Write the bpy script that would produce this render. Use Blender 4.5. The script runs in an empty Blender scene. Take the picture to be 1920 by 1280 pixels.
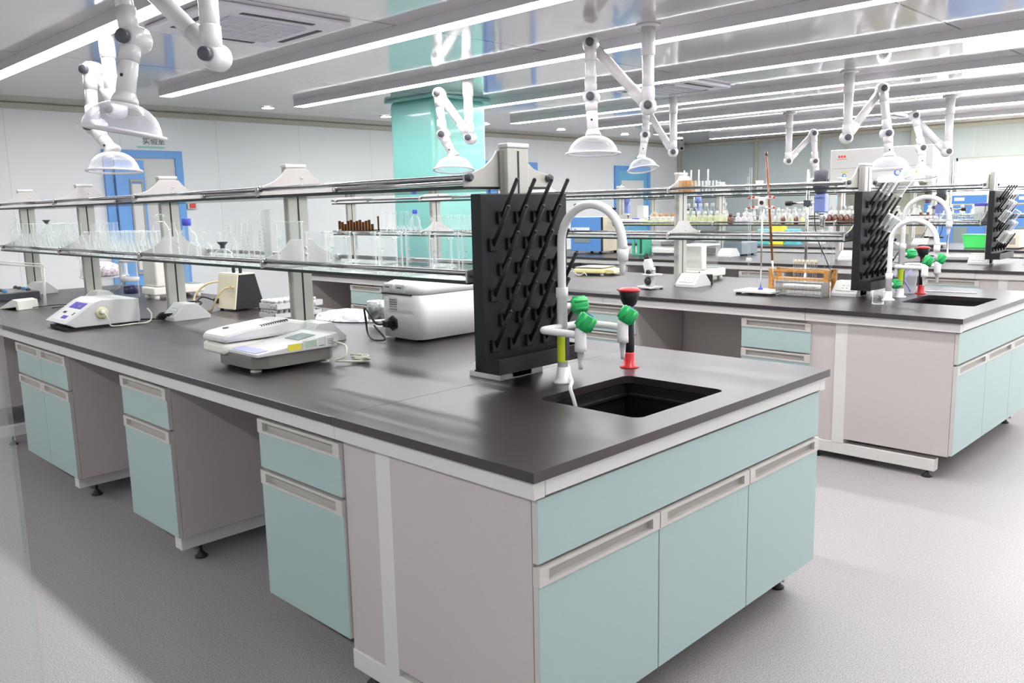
import bpy, bmesh, math, random
from mathutils import Vector, Matrix
random.seed(7)
S = bpy.context.scene
COL = S.collection
PI = math.pi

# ------------------------------------------------------------------ camera
yaw, pitch, roll, fpx = 0.7934, -0.1597, -0.0221, 1571.9
F = Vector((-math.cos(yaw)*math.cos(pitch), math.sin(yaw)*math.cos(pitch), math.sin(pitch)))
R0 = F.cross(Vector((0, 0, 1))).normalized(); U0 = R0.cross(F)
R1 = R0*math.cos(roll)+U0*math.sin(roll); U1 = -R0*math.sin(roll)+U0*math.cos(roll)
cd = bpy.data.cameras.new('camera'); cam = bpy.data.objects.new('camera', cd); COL.objects.link(cam)
cd.sensor_width = 36; cd.lens = fpx/1920*36; cd.clip_start = 0.02; cd.clip_end = 200
M = Matrix((R1, U1, -F)).transposed().to_4x4(); M.translation = Vector((1.2046, -1.2834, 1.396))
cam.matrix_world = M
S.camera = cam

# ------------------------------------------------------------------ world, light, exposure
W = bpy.data.worlds.new('daylight'); S.world = W; W.use_nodes = True
bg = W.node_tree.nodes['Background']; bg.inputs[0].default_value = (1, 0.985, 0.985, 1); bg.inputs[1].default_value = 4.0
S.view_settings.view_transform = 'Standard'; S.view_settings.look = 'None'
S.view_settings.gamma = 1; S.view_settings.use_curve_mapping = False
S.view_settings.exposure = 1.45
LAMP = 13.0
try:
    S.cycles.transparent_max_bounces = 40; S.cycles.max_bounces = 12; S.cycles.caustics_refractive = False
except Exception: pass

# ------------------------------------------------------------------ materials
def srgb(h):
    h = h.lstrip('#'); c = [int(h[i:i+2], 16)/255 for i in (0, 2, 4)]
    return tuple(x/12.92 if x <= .04045 else ((x+.055)/1.055)**2.4 for x in c)+(1,)
def mat(name, col, rough=.5, metal=0, spec=.5, noise=None, bump=0, coat=0, emit=0, nscale=200, trans=0, stint=(1, 1, 1, 1)):
    m = bpy.data.materials.new(name); m.use_nodes = True; nt = m.node_tree; b = nt.nodes['Principled BSDF']
    c = srgb(col); b.inputs['Specular Tint'].default_value = stint; b.inputs['Base Color'].default_value = c
    b.inputs['Roughness'].default_value = rough; b.inputs['Metallic'].default_value = metal
    b.inputs['Specular IOR Level'].default_value = spec
    if coat: b.inputs['Coat Weight'].default_value = coat; b.inputs['Coat Roughness'].default_value = .05
    if trans: b.inputs['Transmission Weight'].default_value = trans
    if emit: b.inputs['Emission Color'].default_value = c; b.inputs['Emission Strength'].default_value = emit
    tc = nt.nodes.new('ShaderNodeTexCoord')
    n = nt.nodes.new('ShaderNodeTexNoise'); n.inputs['Scale'].default_value = nscale; n.inputs['Detail'].default_value = 4
    nt.links.new(tc.outputs['Object'], n.inputs['Vector'])
    a = noise if noise is not None else .02
    r = nt.nodes.new('ShaderNodeValToRGB')
    r.color_ramp.elements[0].position = .35; r.color_ramp.elements[1].position = .65
    r.color_ramp.elements[0].color = tuple(max(0, x*(1-a)) for x in c[:3])+(1,)
    r.color_ramp.elements[1].color = tuple(min(1, x*(1+a)) for x in c[:3])+(1,)
    nt.links.new(n.outputs['Fac'], r.inputs['Fac']); nt.links.new(r.outputs['Color'], b.inputs['Base Color'])
    if bump:
        bp = nt.nodes.new('ShaderNodeBump'); bp.inputs['Strength'].default_value = bump; bp.inputs['Distance'].default_value = .002
        nt.links.new(n.outputs['Fac'], bp.inputs['Height']); nt.links.new(bp.outputs['Normal'], b.inputs['Normal'])
    return m
def glass(name, col='#fcfdfd', edge=.75, base=.02, rough=.03, ecol='#ffffff'):
    """thin clear glass: see-through face on, glossy and milky towards the rim"""
    m = bpy.data.materials.new(name); m.use_nodes = True; nt = m.node_tree; nt.nodes.clear()
    o = nt.nodes.new('ShaderNodeOutputMaterial'); mx = nt.nodes.new('ShaderNodeMixShader')
    t = nt.nodes.new('ShaderNodeBsdfTransparent'); t.inputs[0].default_value = srgb(col)
    g = nt.nodes.new('ShaderNodeBsdfPrincipled'); g.inputs['Base Color'].default_value = srgb(ecol); g.inputs['Roughness'].default_value = rough
    lw = nt.nodes.new('ShaderNodeLayerWeight'); lw.inputs['Blend'].default_value = .5
    p = nt.nodes.new('ShaderNodeMath'); p.operation = 'POWER'; p.inputs[1].default_value = 2.3
    s = nt.nodes.new('ShaderNodeMath'); s.operation = 'MULTIPLY_ADD'; s.inputs[1].default_value = edge; s.inputs[2].default_value = base
    nt.links.new(lw.outputs['Facing'], p.inputs[0]); nt.links.new(p.outputs[0], s.inputs[0])
    nt.links.new(s.outputs[0], mx.inputs[0]); nt.links.new(t.outputs[0], mx.inputs[1]); nt.links.new(g.outputs[0], mx.inputs[2])
    nt.links.new(mx.outputs[0], o.inputs[0])
    return m
MINT = mat('mint_laminate', '#9fb3b1', .42)
PANEL = mat('grey_laminate', '#b8b0ae', .5, noise=.03, nscale=350)
WMET = mat('white_powder_metal', '#cbc9c6', .38)
ALU = mat('anodised_aluminium', '#c6c1bd', .42, metal=.25)
ALUD = mat('aluminium_recess', '#a6a19c', .5, metal=.1)
TOP = mat('dark_epoxy_worktop', '#261f25', .33, spec=.95, stint=(1, .93, .97, 1), noise=.12, nscale=500)
SINKM = mat('black_polypropylene', '#131315', .42)
BRKT = mat('bracket_grey', '#bbb6b4', .42)
PEGM = mat('matt_black_plastic', '#17181a', .5, spec=.35)
BLACK = mat('black_rubber', '#17171a', .5)
DGREY = mat('dark_grey_plastic', '#4a4c53', .45)
WPL = mat('white_plastic', '#d2d0d1', .32)
ARMW = mat('glossy_white_pipe', '#d3cfd2', .24, coat=.25)
BEIGE = mat('beige_enamel', '#e5dcc4', .4)
CREAM = mat('cream_plastic', '#e8e5dc', .4)
YELL = mat('pale_yellow_plastic', '#e8dc9a', .4)
GREEN = mat('green_plastic', '#1fa558', .35)
BLUEC = mat('blue_plastic', '#4a55c8', .35)
REDM = mat('red_plastic', '#bb1f27', .3)
CHROME = mat('brushed_steel', '#d8d8d8', .22, metal=1)
GALV = mat('rack_post_aluminium', '#b3b0aa', .45, metal=.2)
TEAL = mat('teal_paint', '#82c3ba', .3, coat=.3)
DOORB = mat('blue_door_paint', '#6fa5e4', .4)
OVENB = mat('blue_enamel', '#5a86c4', .4)
STIRB = mat('periwinkle_plastic', '#7f8dcc', .4)
BACKW = mat('hushed_white', '#d3d2cf', .45)
WOOD = mat('orange_wood', '#b98444', .45, noise=.25, nscale=60)
LABEL = mat('white_label', '#dcdcda', .5)
LIME = mat('lime_label', '#c8d630', .5)
PURP = mat('violet_label', '#5a50b4', .4)
LILAC = mat('lilac_panel', '#a6a8da', .4)
STEEL = mat('dull_steel', '#a9a6a3', .35, metal=.6)
TUBE = mat('rubber_hose', '#cdb98a', .5)
CBLCK = mat('black_cable', '#141416', .4)
CWHT = mat('white_cable', '#d9d7c8', .4)
MINTG = mat('green_rack_plastic', '#4fae8e', .4)
BRTG = mat('bright_green_basket', '#4fe070', .4)
LCD = mat('lcd_grey', '#7f8c8a', .3)
INK = mat('dark_print', '#2c2c34', .5)
REDP = mat('red_print', '#d85048', .5)
YELS = mat('yellow_sticker', '#e6d84a', .5)
BLUS = mat('blue_sticker', '#4f86c6', .5)
TRIMW = mat('beige_grey_trim', '#b9b6a6', .4)
GL = glass('clear_glass', '#fcfdfd', .95, .055)
GLB = glass('clear_glass_thick', '#fafcfc', .95, .03)
AMB = glass('amber_glass', '#b08242', .5, .42, ecol='#4c3212')
AMBO = mat('amber_bottle_glass', '#5e2c17', .15, coat=.5)
GTUBE = glass('frosted_hood', '#f6f5fc', .75, .14, .15)
GSH = glass('shelf_glass', '#f8fcfa', .5, .03)
GEDGE = mat('shelf_glass_edge', '#10211e', .4)
RAIL = mat('polished_rail', '#9b9a9c', .16, metal=1)
TAPW = mat('white_tap_coating', '#e3e1e2', .3, coat=.2)
PANE = glass('window_glass', '#fbfefe', .4, .02)
LIQ = glass('lime_liquid', '#f3f5d6', .6, .3, ecol='#f0f1d8')
BAGM = glass('plastic_bag', '#f2f2fb', .8, .35, .25)
DIFF = mat('lamp_diffuser', '#ffffff', .5, emit=LAMP)
DLIT = mat('downlight_glow', '#ffffff', .5, emit=8)

# wall panels with fine vertical joints
def panelmat(name, col, axis, pitch, off, width, dark, rough, coat=0, metal=0):
    m = mat(name, col, rough, coat=coat, metal=metal); nt = m.node_tree; b = nt.nodes['Principled BSDF']
    g = nt.nodes.new('ShaderNodeNewGeometry'); sx = nt.nodes.new('ShaderNodeSeparateXYZ')
    nt.links.new(g.outputs['Position'], sx.inputs[0])
    def M_(op, a, bval):
        n = nt.nodes.new('ShaderNodeMath'); n.operation = op
        if hasattr(a, 'is_output'): nt.links.new(a, n.inputs[0])
        else: n.inputs[0].default_value = a
        n.inputs[1].default_value = bval; return n.outputs[0]
    a = M_('ADD', sx.outputs[axis], -off+1000*pitch); a = M_('MODULO', a, pitch); a = M_('LESS_THAN', a, width)
    mx = nt.nodes.new('ShaderNodeMixRGB'); nt.links.new(a, mx.inputs[0])
    old = b.inputs['Base Color'].links[0].from_socket
    nt.links.new(old, mx.inputs[1]); mx.inputs[2].default_value = srgb(dark); nt.links.new(mx.outputs[0], b.inputs['Base Color'])
    return m
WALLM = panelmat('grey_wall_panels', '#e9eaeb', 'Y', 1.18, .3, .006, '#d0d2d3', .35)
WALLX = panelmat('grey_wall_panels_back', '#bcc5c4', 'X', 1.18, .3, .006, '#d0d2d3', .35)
CEILM = panelmat('glossy_ceiling_panels', '#c9c3c7', 'X', 2.5, -.92, .02, '#4a4a4c', .10, coat=.35)
def floormat():
    m = mat('speckled_vinyl', '#979394', .40, noise=.36, nscale=230); return m
FLOORM = floormat()

# ------------------------------------------------------------------ mesh helpers
class MB:
    def __init__(s): s.bm = bmesh.new(); s.mi = 0
    def _f(s, vs, smooth=False):
        try:
            f = s.bm.faces.new(vs); f.smooth = smooth; f.material_index = s.mi; return f
        except ValueError: return None
    def box(s, x0, x1, y0, y1, z0, z1, bev=0, seg=2):
        P = [(x0, y0, z0), (x1, y0, z0), (x1, y1, z0), (x0, y1, z0), (x0, y0, z1), (x1, y0, z1), (x1, y1, z1), (x0, y1, z1)]
        v = [s.bm.verts.new(p) for p in P]; fs = []
        for q in ((3, 2, 1, 0), (4, 5, 6, 7), (0, 1, 5, 4), (1, 2, 6, 5), (2, 3, 7, 6), (3, 0, 4, 7)): fs.append(s._f([v[i] for i in q]))
        if bev:
            es = list({e for f in fs for e in f.edges})
            r = bmesh.ops.bevel(s.bm, geom=es, offset=bev, segments=seg, affect='EDGES', profile=.5)
            if bev > .008:
                for f in r['faces']: f.smooth = True
        return s
    def prism(s, poly, axis, a0, a1, bev=0):
        """poly = 2D outline (ccw); axis x: (y,z); y: (x,z); z: (x,y)"""
        def P(p, a): return {'x': (a, p[0], p[1]), 'y': (p[0], a, p[1]), 'z': (p[0], p[1], a)}[axis]
        A = [s.bm.verts.new(P(p, a0)) for p in poly]; B = [s.bm.verts.new(P(p, a1)) for p in poly]
        n = len(poly); fs = [s._f(A[::-1]), s._f(B)]
        for i in range(n): fs.append(s._f([A[i], A[(i+1) % n], B[(i+1) % n], B[i]]))
        bmesh.ops.recalc_face_normals(s.bm, faces=[f for f in fs if f])
        if bev:
            es = list({e for f in fs for e in f.edges})
            bmesh.ops.bevel(s.bm, geom=es, offset=bev, segments=2, affect='EDGES', profile=.5)
        return s
    def lathe(s, prof, loc=(0, 0, 0), n=20, ax=None, cap=True):
        """prof = [(r, h)] about ax (default z) from loc"""
        ax = Vector(ax).normalized() if ax else Vector((0, 0, 1))
        t = Vector((1, 0, 0)) if abs(ax.x) < .9 else Vector((0, 1, 0))
        u = ax.cross(t).normalized(); w = ax.cross(u); L = Vector(loc); rings = []
        for r, h in prof:
            if r < 1e-5: rings.append([s.bm.verts.new(L+ax*h)])
            else: rings.append([s.bm.verts.new(L+ax*h+(u*math.cos(2*PI*i/n)+w*math.sin(2*PI*i/n))*r) for i in range(n)])
        for a, b in zip(rings, rings[1:]):
            for i in range(n):
                j = (i+1) % n
                if len(a) == 1 and len(b) == 1: continue
                if len(a) == 1: s._f([a[0], b[j], b[i]], True)
                elif len(b) == 1: s._f([a[i], a[j], b[0]], True)
                else: s._f([a[i], a[j], b[j], b[i]], True)
        if cap:
            if len(rings[0]) > 1: s._f(rings[0][::-1])
            if len(rings[-1]) > 1: s._f(rings[-1])
        return s
    def cyl(s, p0, p1, r0, r1=None, n=16, cap=True):
        p0 = Vector(p0); d = Vector(p1)-p0; r1 = r0 if r1 is None else r1
        return s.lathe([(r0, 0), (r1, d.length)], p0, n, d, cap)
    def ball(s, c, r, n=14, sz=1):
        return s.lathe([(r*math.sin(PI*i/8), -r*sz*math.cos(PI*i/8)) for i in range(9)], c, n, cap=False)
    def tube(s, pts, r, n=10, smooth=True, cl=4):
        P = [Vector(p) for p in pts]
        if smooth and len(P) > 2:
            Q = []
            for i in range(len(P)-1):
                a = P[max(i-1, 0)]; b = P[i]; c = P[i+1]; d = P[min(i+2, len(P)-1)]
                for k in range(cl):
                    t = k/cl; Q.append(.5*((2*b)+(c-a)*t+(2*a-5*b+4*c-d)*t*t+(3*b-a-3*c+d)*t**3))
            Q.append(P[-1]); P = Q
        prev = None; rings = []; u = None
        for i, p in enumerate(P):
            d = (P[min(i+1, len(P)-1)]-P[max(i-1, 0)])
            if d.length < 1e-7: d = Vector((0, 0, 1))
            d.normalize()
            if u is None:
                t = Vector((0, 0, 1)) if abs(d.z) < .9 else Vector((1, 0, 0)); u = d.cross(t).normalized()
            else:
                u = (u-d*u.dot(d)); u = u.normalized() if u.length > 1e-6 else d.orthogonal().normalized()
            w = d.cross(u); rings.append([s.bm.verts.new(p+(u*math.cos(2*PI*k/n)+w*math.sin(2*PI*k/n))*r) for k in range(n)])
        for a, b in zip(rings, rings[1:]):
            for k in range(n): s._f([a[k], a[(k+1) % n], b[(k+1) % n], b[k]], True)
        s._f(rings[0][::-1]); s._f(rings[-1]); return s
    def build(s, name, m, parent=None, loc=None):
        me = bpy.data.meshes.new(name); s.bm.normal_update(); s.bm.to_mesh(me); s.bm.free()
        for q in (m if isinstance(m, (list, tuple)) else [m]): me.materials.append(q)
        o = bpy.data.objects.new(name, me); COL.objects.link(o)
        if parent: o.parent = parent
        if loc: o.location = loc
        return o
def tag(o, label=None, cat=None, group=None, kind=None):
    if label: o['label'] = label
    if cat: o['category'] = cat
    if group: o['group'] = group
    if kind: o['kind'] = kind
    return o
def thing(name, label, cat, loc=(0, 0, 0), rz=0, group=None):
    o = bpy.data.objects.new(name, None); o.empty_display_size = .05; COL.objects.link(o); o.location = loc; o.rotation_euler = (0, 0, rz)
    return tag(o, label, cat, group)
def solo(name, label, cat, mb, m, loc=(0, 0, 0), rz=0, group=None):
    o = mb.build(name, m, None, loc); o.rotation_euler = (0, 0, rz); return tag(o, label, cat, group)
def part(name, mb, m, parent, label=None):
    o = mb.build(name, m, parent)
    if label: o['label'] = label
    return o
def struct(name, mb, m):
    o = mb.build(name, m); o['kind'] = 'structure'; return o
def dup(root, loc=None, label=None, group=None, rz=None):
    r = root.copy(); COL.objects.link(r)
    if loc is not None: r.location = loc
    if rz is not None: r.rotation_euler = (0, 0, rz)
    if label: r['label'] = label
    if group: r['group'] = group
    for ch in list(root.children):
        c = ch.copy(); COL.objects.link(c); c.parent = r
        for g in list(ch.children):
            d = g.copy(); COL.objects.link(d); d.parent = c
    return r
def text(s, size, m, parent, loc, rot, name='lettering', ext=.0008):
    cu = bpy.data.curves.new(name, 'FONT'); cu.body = s; cu.size = size; cu.extrude = ext; cu.align_x = 'CENTER'; cu.align_y = 'CENTER'
    tmp = bpy.data.objects.new(name, cu); COL.objects.link(tmp); bpy.context.view_layer.update()
    me = bpy.data.meshes.new_from_object(tmp.evaluated_get(bpy.context.evaluated_depsgraph_get())); bpy.data.objects.remove(tmp)
    me.materials.clear(); me.materials.append(m)
    o = bpy.data.objects.new(name, me); COL.objects.link(o); o.parent = parent; o.location = loc; o.rotation_euler = rot
    return o
HC = .82   # worktop height

# ------------------------------------------------------------------ room shell
XL, XR, YF, YB, ZC = -8.95, 3.6, -3.4, 14.2, 2.6
struct('floor', MB().box(XL-.2, XR+.2, YF-.2, YB+.2, -.1, 0), FLOORM)
struct('ceiling', MB().box(XL-.2, XR+.2, YF-.2, YB+.2, ZC, ZC+.1), CEILM)
struct('wall_left', MB().box(XL-.15, XL, YF-.15, YB+.15, 0, ZC), WALLM)
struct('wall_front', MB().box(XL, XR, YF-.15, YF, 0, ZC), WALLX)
wr = MB(); wr.box(XR, XR+.15, YF-.15, 8.0, 0, ZC); wr.box(XR, XR+.15, 13.4, YB+.15, 0, ZC); wr.box(XR, XR+.15, 8.0, 13.4, 0, .85); wr.box(XR, XR+.15, 8.0, 13.4, 2.2, ZC)
struct('wall_right', wr, WALLM)
wf = MB()
for i in range(7):
    y = 8.0+5.4*i/6; wf.box(XR+.03, XR+.08, y-.025, y+.025, .85, 2.2)
wf.box(XR+.03, XR+.08, 8.0, 13.4, .85, .9); wf.box(XR+.03, XR+.08, 8.0, 13.4, 2.15, 2.2)
struct('window_3', wf, WMET); struct('window_4', MB().box(XR+.05, XR+.056, 8.02, 13.38, .87, 2.18), PANE)
wx0, wx1, wz0, wz1 = -3.5, 3.4, .85, 2.03
wb = MB(); wb.box(XL, wx0, YB, YB+.15, 0, ZC); wb.box(wx0, wx1, YB, YB+.15, 0, wz0); wb.box(wx0, wx1, YB, YB+.15, wz1, ZC); wb.box(wx1, XR, YB, YB+.15, 0, ZC)
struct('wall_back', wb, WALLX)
wf = MB()
for i in range(5):
    x = wx0+(wx1-wx0)*i/4; wf.box(x-.025, x+.025, YB+.03, YB+.08, wz0, wz1)
wf.box(wx0, wx1, YB+.03, YB+.08, wz0, wz0+.05); wf.box(wx0, wx1, YB+.03, YB+.08, wz1-.05, wz1)
struct('window_1', wf, WMET)
tag(MB().box(wx0+.02, wx1-.02, YB+.05, YB+.056, wz0+.02, wz1-.02).build('window_2', PANE), kind='structure')
# coves and posts where the wall panels meet
struct('trim_1', MB().box(XL, XL+.04, YF, YB, ZC-.07, ZC, .015), TRIMW)
struct('trim_2', MB().box(XL, XR, YB-.04, YB, ZC-.07, ZC, .015), TRIMW)
struct('trim_3', MB().box(XL, XL+.07, YB-.07, YB, 0, ZC, .02), TRIMW)
for i, x in enumerate((-7.15, -5.88, -5.35, -4.2)):
    struct('trim_%d' % (4+i), MB().box(x-.035, x+.035, YB-.05, YB, 0, ZC, .012), TRIMW)
struct('baseboard_left', MB().box(XL, XL+.02, YF, YB, 0, .1), TRIMW)
struct('baseboard_back', MB().box(XL, XR, YB-.02, YB, 0, .1), TRIMW)
# teal pillar
p = MB().box(-6.56, -5.8, 4.72, 5.5, 0, ZC-.03, .05, 3); p.box(-6.6, -5.76, 4.68, 5.54, ZC-.04, ZC, .012)
struct('wall_pillar', p, TEAL)

# doors in the left wall ------------------------------------------------
def wall_door(n, y0, y1, zt, leaf='#white', leafopen=False):
    fr = MB()
    fr.box(XL, XL+.05, y0, y0+.09, 0, zt); fr.box(XL, XL+.05, y1-.09, y1, 0, zt); fr.box(XL, XL+.05, y0+.09, y1-.09, zt-.09, zt)
    d = struct('door_%d' % n, fr, DOORB)
    if leafopen:      # white leaf closed, blue leaf swung into the room
        part('door_leaf', MB().box(XL+.005, XL+.025, y0+.09, y1-.09, 0, zt-.09), BACKW, d, 'off-white door leaf')
        lf = MB(); a, b, c, z1_ = y0+.1, y0+.43, XL+.05, zt-.12
        lf.box(c, c+.04, a, b, .02, z1_)
        part('door_leaf', lf, DOORB, d, 'narrow blue side leaf')
        g = MB().box(c+.04, c+.05, a+.17, b-.05, .75, 1.75, .004)
        q = part('viewing_window', g, LABEL, d, 'tall narrow glazed pane')
        part('window_rim', MB().box(c+.038, c+.056, b-.05, b-.03, .72, 1.78, .003).box(c+.038, c+.056, a+.15, a+.17, .72, 1.78, .003).box(c+.038, c+.056, a+.15, b-.03, .70, .73, .003).box(c+.038, c+.056, a+.15, b-.03, 1.77, 1.8, .003), ALUD, d)
    else:
        part('door_leaf', MB().box(XL+.005, XL+.03, y0+.09, y1-.09, 0, zt-.09), mat('aqua_door_paint', '#74b6da', .4), d)
        part('viewing_window', MB().box(XL+.03, XL+.036, y0+.2, y1-.22, 1.0, 1.85), LABEL, d)
        part('door_handle', MB().box(XL+.03, XL+.07, y1-.3, y1-.14, 1.0, 1.04, .008), BLACK, d)
    return d
wall_door(1, 2.44, 3.36, 2.14, leafopen=True)
wall_door(3, 8.42, 9.72, 2.14, leafopen=True)
wall_door(2, 11.95, 13.1, 2.13)
sg = thing('door_sign', 'small teal and white room sign above the left blue door frame', 'sign', (XL, 2.95, 2.24))
part('sign_band', MB().box(0, .012, -.1, .1, .06, .1), TEAL, sg); part('sign_line', MB().box(0, .012, -.1, .22, -.07, -.05), TEAL, sg)
text('实验室', .09, INK, sg, (.006, .1, .005), (PI/2, 0, PI/2))
sg2 = thing('door_sign', 'small teal room sign above the far blue door', 'sign', (XL, 12.75, 2.25))
part('sign_band', MB().box(0, .012, -.1, .1, 0, .06), TEAL, sg2); part('sign_line', MB().box(0, .012, -.02, .06, -.06, 0), TEAL, sg2)
wp = thing('wall_call_box', 'small white box with red front on the wall right of the left blue door', 'wall box', (XL, 3.44, 1.45)); part('box', MB().box(0, .05, -.06, .06, .0, .16, .004), BACKW, wp); part('red_front', MB().box(.05, .055, -.04, .04, .01, .07, .002), REDP, wp, 'red front')
cm = thing('security_camera', 'tiny dome camera in the far ceiling corner', 'camera', (XL+.15, YB-.15, ZC))
part('housing', MB().box(-.05, .05, -.05, .05, -.13, 0, .01), WPL, cm); part('lens', MB().ball((.05, -.05, -.09), .03), BLACK, cm)

# ceiling lamps ----------------------------------------------------------
lampname = ['nearest bench, cut by the left photo edge', 'ceiling with its end beside the big white suction arm', 'ceiling in front of the teal pillar', 'ceiling just behind the teal pillar',
            'ceiling past the pillar, its end visible right of it', 'ceiling over the far aisle, sixth from the front', 'ceiling over the back bench, last but one', 'ceiling nearest the back wall']
for i, y in enumerate((.87, 2.44, 3.93, 5.66, 7.33, 9.0, 10.75, 12.5)):
    x0, x1 = (-7.15, 3.0)
    t = thing('linear_ceiling_lamp', 'white strip lamp on the '+lampname[i], 'ceiling lamp', (0, y, ZC), group='linear ceiling lamps')
    part('housing', MB().box(x0, x1, -.066, .066, -.07, 0, .001), mat('lamp_housing', '#d2d0d3', .35) if i == 0 else bpy.data.materials['lamp_housing'], t)
    part('diffuser', MB().box(x0+.004, x1-.004, -.062, .062, -.0712, -.0695), DIFF, t)
t = thing('linear_ceiling_lamp', 'long white strip lamp added on the unseen front ceiling for front lighting', 'ceiling lamp', (0, -2.3, ZC), group='linear ceiling lamps')  # unseen extra lamp, added ahead of the visible row for light from the front
part('housing', MB().box(-7.15, 3.0, -.066, .066, -.07, 0, .001), bpy.data.materials['lamp_housing'], t)
part('diffuser', MB().box(-7.14, 2.99, -.062, .062, -.0712, -.0695), DIFF, t)
dl = None
dlab = ['left of the suction arm cluster', 'in the ceiling left of the teal pillar', 'hidden line behind the teal pillar', 'in the ceiling right of the teal pillar', 'third from the far corner', 'second from the far corner', 'in the ceiling nearest the far corner']
for i, y in enumerate((2.25, 3.98, 5.7, 7.5, 9.2, 10.9, 12.6)):
    if dl is None:
        dl = thing('recessed_downlight', 'small round recessed ceiling spot '+dlab[0], 'downlight', (-7.9, y, ZC), group='round spots along the left wall')
        part('trim_ring', MB().lathe([(.085, -.006), (.09, 0)], n=24), WPL, dl); part('lens', MB().lathe([(.066, -.009), (.066, -.005)], n=24), DLIT, dl)
    else: dup(dl, (-7.9, y, ZC), 'small round recessed ceiling spot '+dlab[i])
# cassette air conditioners
def cassette(x, y, label, orig=None):
    if orig: return dup(orig, (x, y, ZC), label)
    t = thing('air_conditioner', label, 'air conditioner', (x, y, ZC), group='square ceiling cassettes')
    part('panel', MB().box(-.475, .475, -.475, .475, -.035, 0, .012), mat('cassette_white', '#e0dde4', .4), t)
    part('return_grille', MB().box(-.27, .27, -.27, .27, -.05, -.034, .006), mat('grille_grey', '#c6c3cf', .5), t)
    g = MB()
    for k in range(7): g.box(-.26, .26, -.262+k*.0865, -.258+k*.0865, -.053, -.049)
    for k in range(3): g.box(-.13+k*.13-.003, -.13+k*.13+.003, -.26, .26, -.053, -.049)
    part('grille_bars', g, bpy.data.materials['cassette_white'], t)
    for a in range(4):
        s_ = MB(); c, n = math.cos(a*PI/2), math.sin(a*PI/2)
        if a % 2 == 0: s_.box(-.25, .25, (.36 if a == 0 else -.40), (.40 if a == 0 else -.36), -.038, -.03)
        else: s_.box((.36 if a == 1 else -.40), (.40 if a == 1 else -.36), -.25, .25, -.038, -.03)
        part('air_slot', s_, BLACK, t)
    return t
ac = cassette(-3.97, 1.60, 'square air conditioner cassette in the ceiling behind the big foreground suction arm')
cassette(-3.95, 6.35, 'square air conditioner cassette in the ceiling right of the middle suction arm', ac)
cassette(-3.9, 11.6, 'far square air conditioner cassette in the ceiling near the back wall', ac)

# ------------------------------------------------------------------ cabinets
def front(parent, kind, x0, x1, z0, z1, handle=True):
    """drawer or door front in local frame: face at y 0, facing -y"""
    g = .002; hs = .046 if handle else 0
    b = MB().box(x0+g, x1-g, 0, .018, z0+g, z1-g-hs, .0012, 1)
    b.bm.normal_update()
    for f in b.bm.faces: f.material_index = 0 if f.normal.y < -.6 else 1
    d = part(kind, b, [MINT, ALU], parent)
    if handle:
        h = MB(); zt = z1-g; zb = zt-hs; xa, xb = x0+g, x1-g; e = .032
        h.box(xa, xb, -.004, .018, zb, zb+.009); h.box(xa, xb, -.004, .018, zt-.009, zt)
        h.box(xa, xa+e, -.004, .018, zb+.009, zt-.009); h.box(xb-e, xb, -.004, .018, zb+.009, zt-.009)
        hd = part('handle', h, ALU, d, 'recessed aluminium grip strip')
        rec = MB().box(xa+e, xb-e, .012, .018, zb+.009, zt-.009)
        o = part('grip_recess', rec, ALUD, d)
    return d
def base_cabinet(label, loc, w, rz=0, doors=1, rows=(.72, .56, .125), d=.54, group=None, sink=False):
    t = thing('sink_cabinet' if sink else 'base_cabinet', label, 'cabinet', loc, rz, group)
    zt = .745
    body = MB(); body.box(.001, .018, .019, d, .125, zt); body.box(w-.018, w-.001, .019, d, .125, zt); body.box(.018, w-.018, .019, d, .125, .143); body.box(.018, w-.018, d-.01, d, .143, zt)
    if not sink: body.box(.018, w-.018, .022, d-.01, .55, .566); body.box(.018, w-.018, .022, d-.01, zt-.018, zt)
    part('body', body, PANEL, t)
    if sink:
        front(t, 'false_front', 0, w, .588, .745, False)
        for k in range(3): front(t, 'door', w*k/3, w*(k+1)/3, .13, .584)
    else:
        for k in range(doors):
            xa, xb = w*k/doors, w*(k+1)/doors
            front(t, 'drawer', xa, xb, .566, .735); front(t, 'door', xa, xb, .125, .562)
    return t
def levelers(t, pts):
    for (x, y) in pts:
        part('leveling_foot', MB().lathe([(.024, 0), (.026, .006), (.014, .016), (.014, .022), (.006, .024), (.006, .05)], (x, y, 0), 14), BLACK, t)

def slab(name, label, x0, x1, y0, y1, hole=None):
    mb = MB(); z0, z1 = .795, HC
    if not hole: mb.box(x0, x1, y0, y1, z0, z1, .0025, 2)
    else:
        a0, a1, b0, b1 = hole; r = .03
        inner = []
        for cx, cy, s0 in ((a1-r, b1-r, 0), (a0+r, b1-r, 1), (a0+r, b0+r, 2), (a1-r, b0+r, 3)):
            for k in range(5):
                an = (s0+k/4)*PI/2; inner.append((cx+r*math.cos(an), cy+r*math.sin(an)))
        outer = [(x1, y1), (x0, y1), (x0, y0), (x1, y0)]
        bm = mb.bm
        O = [[bm.verts.new((x, y, z)) for x, y in outer] for z in (z1, z0)]; I = [[bm.verts.new((x, y, z)) for x, y in inner] for z in (z1, z0)]
        for li in (0, 1):
            for c in range(4):
                seg = I[li][c*5:(c+1)*5]
                fs = []
                for k in range(4): fs.append([O[li][c], seg[k+1], seg[k]])
                nx = (c+1) % 4; fs.append([O[li][c], O[li][nx], I[li][nx*5], seg[4]])
                for f in fs: mb._f(f if li == 0 else f[::-1])
        for c in range(4): mb._f([O[0][c], O[1][c], O[1][(c+1) % 4], O[0][(c+1) % 4]])
        n = len(inner)
        for k in range(n): mb._f([I[0][k], I[0][(k+1) % n], I[1][(k+1) % n], I[1][k]])
        bmesh.ops.recalc_face_normals(bm, faces=bm.faces[:])
    o = mb.build(name, TOP); return tag(o, label, 'worktop')
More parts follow.
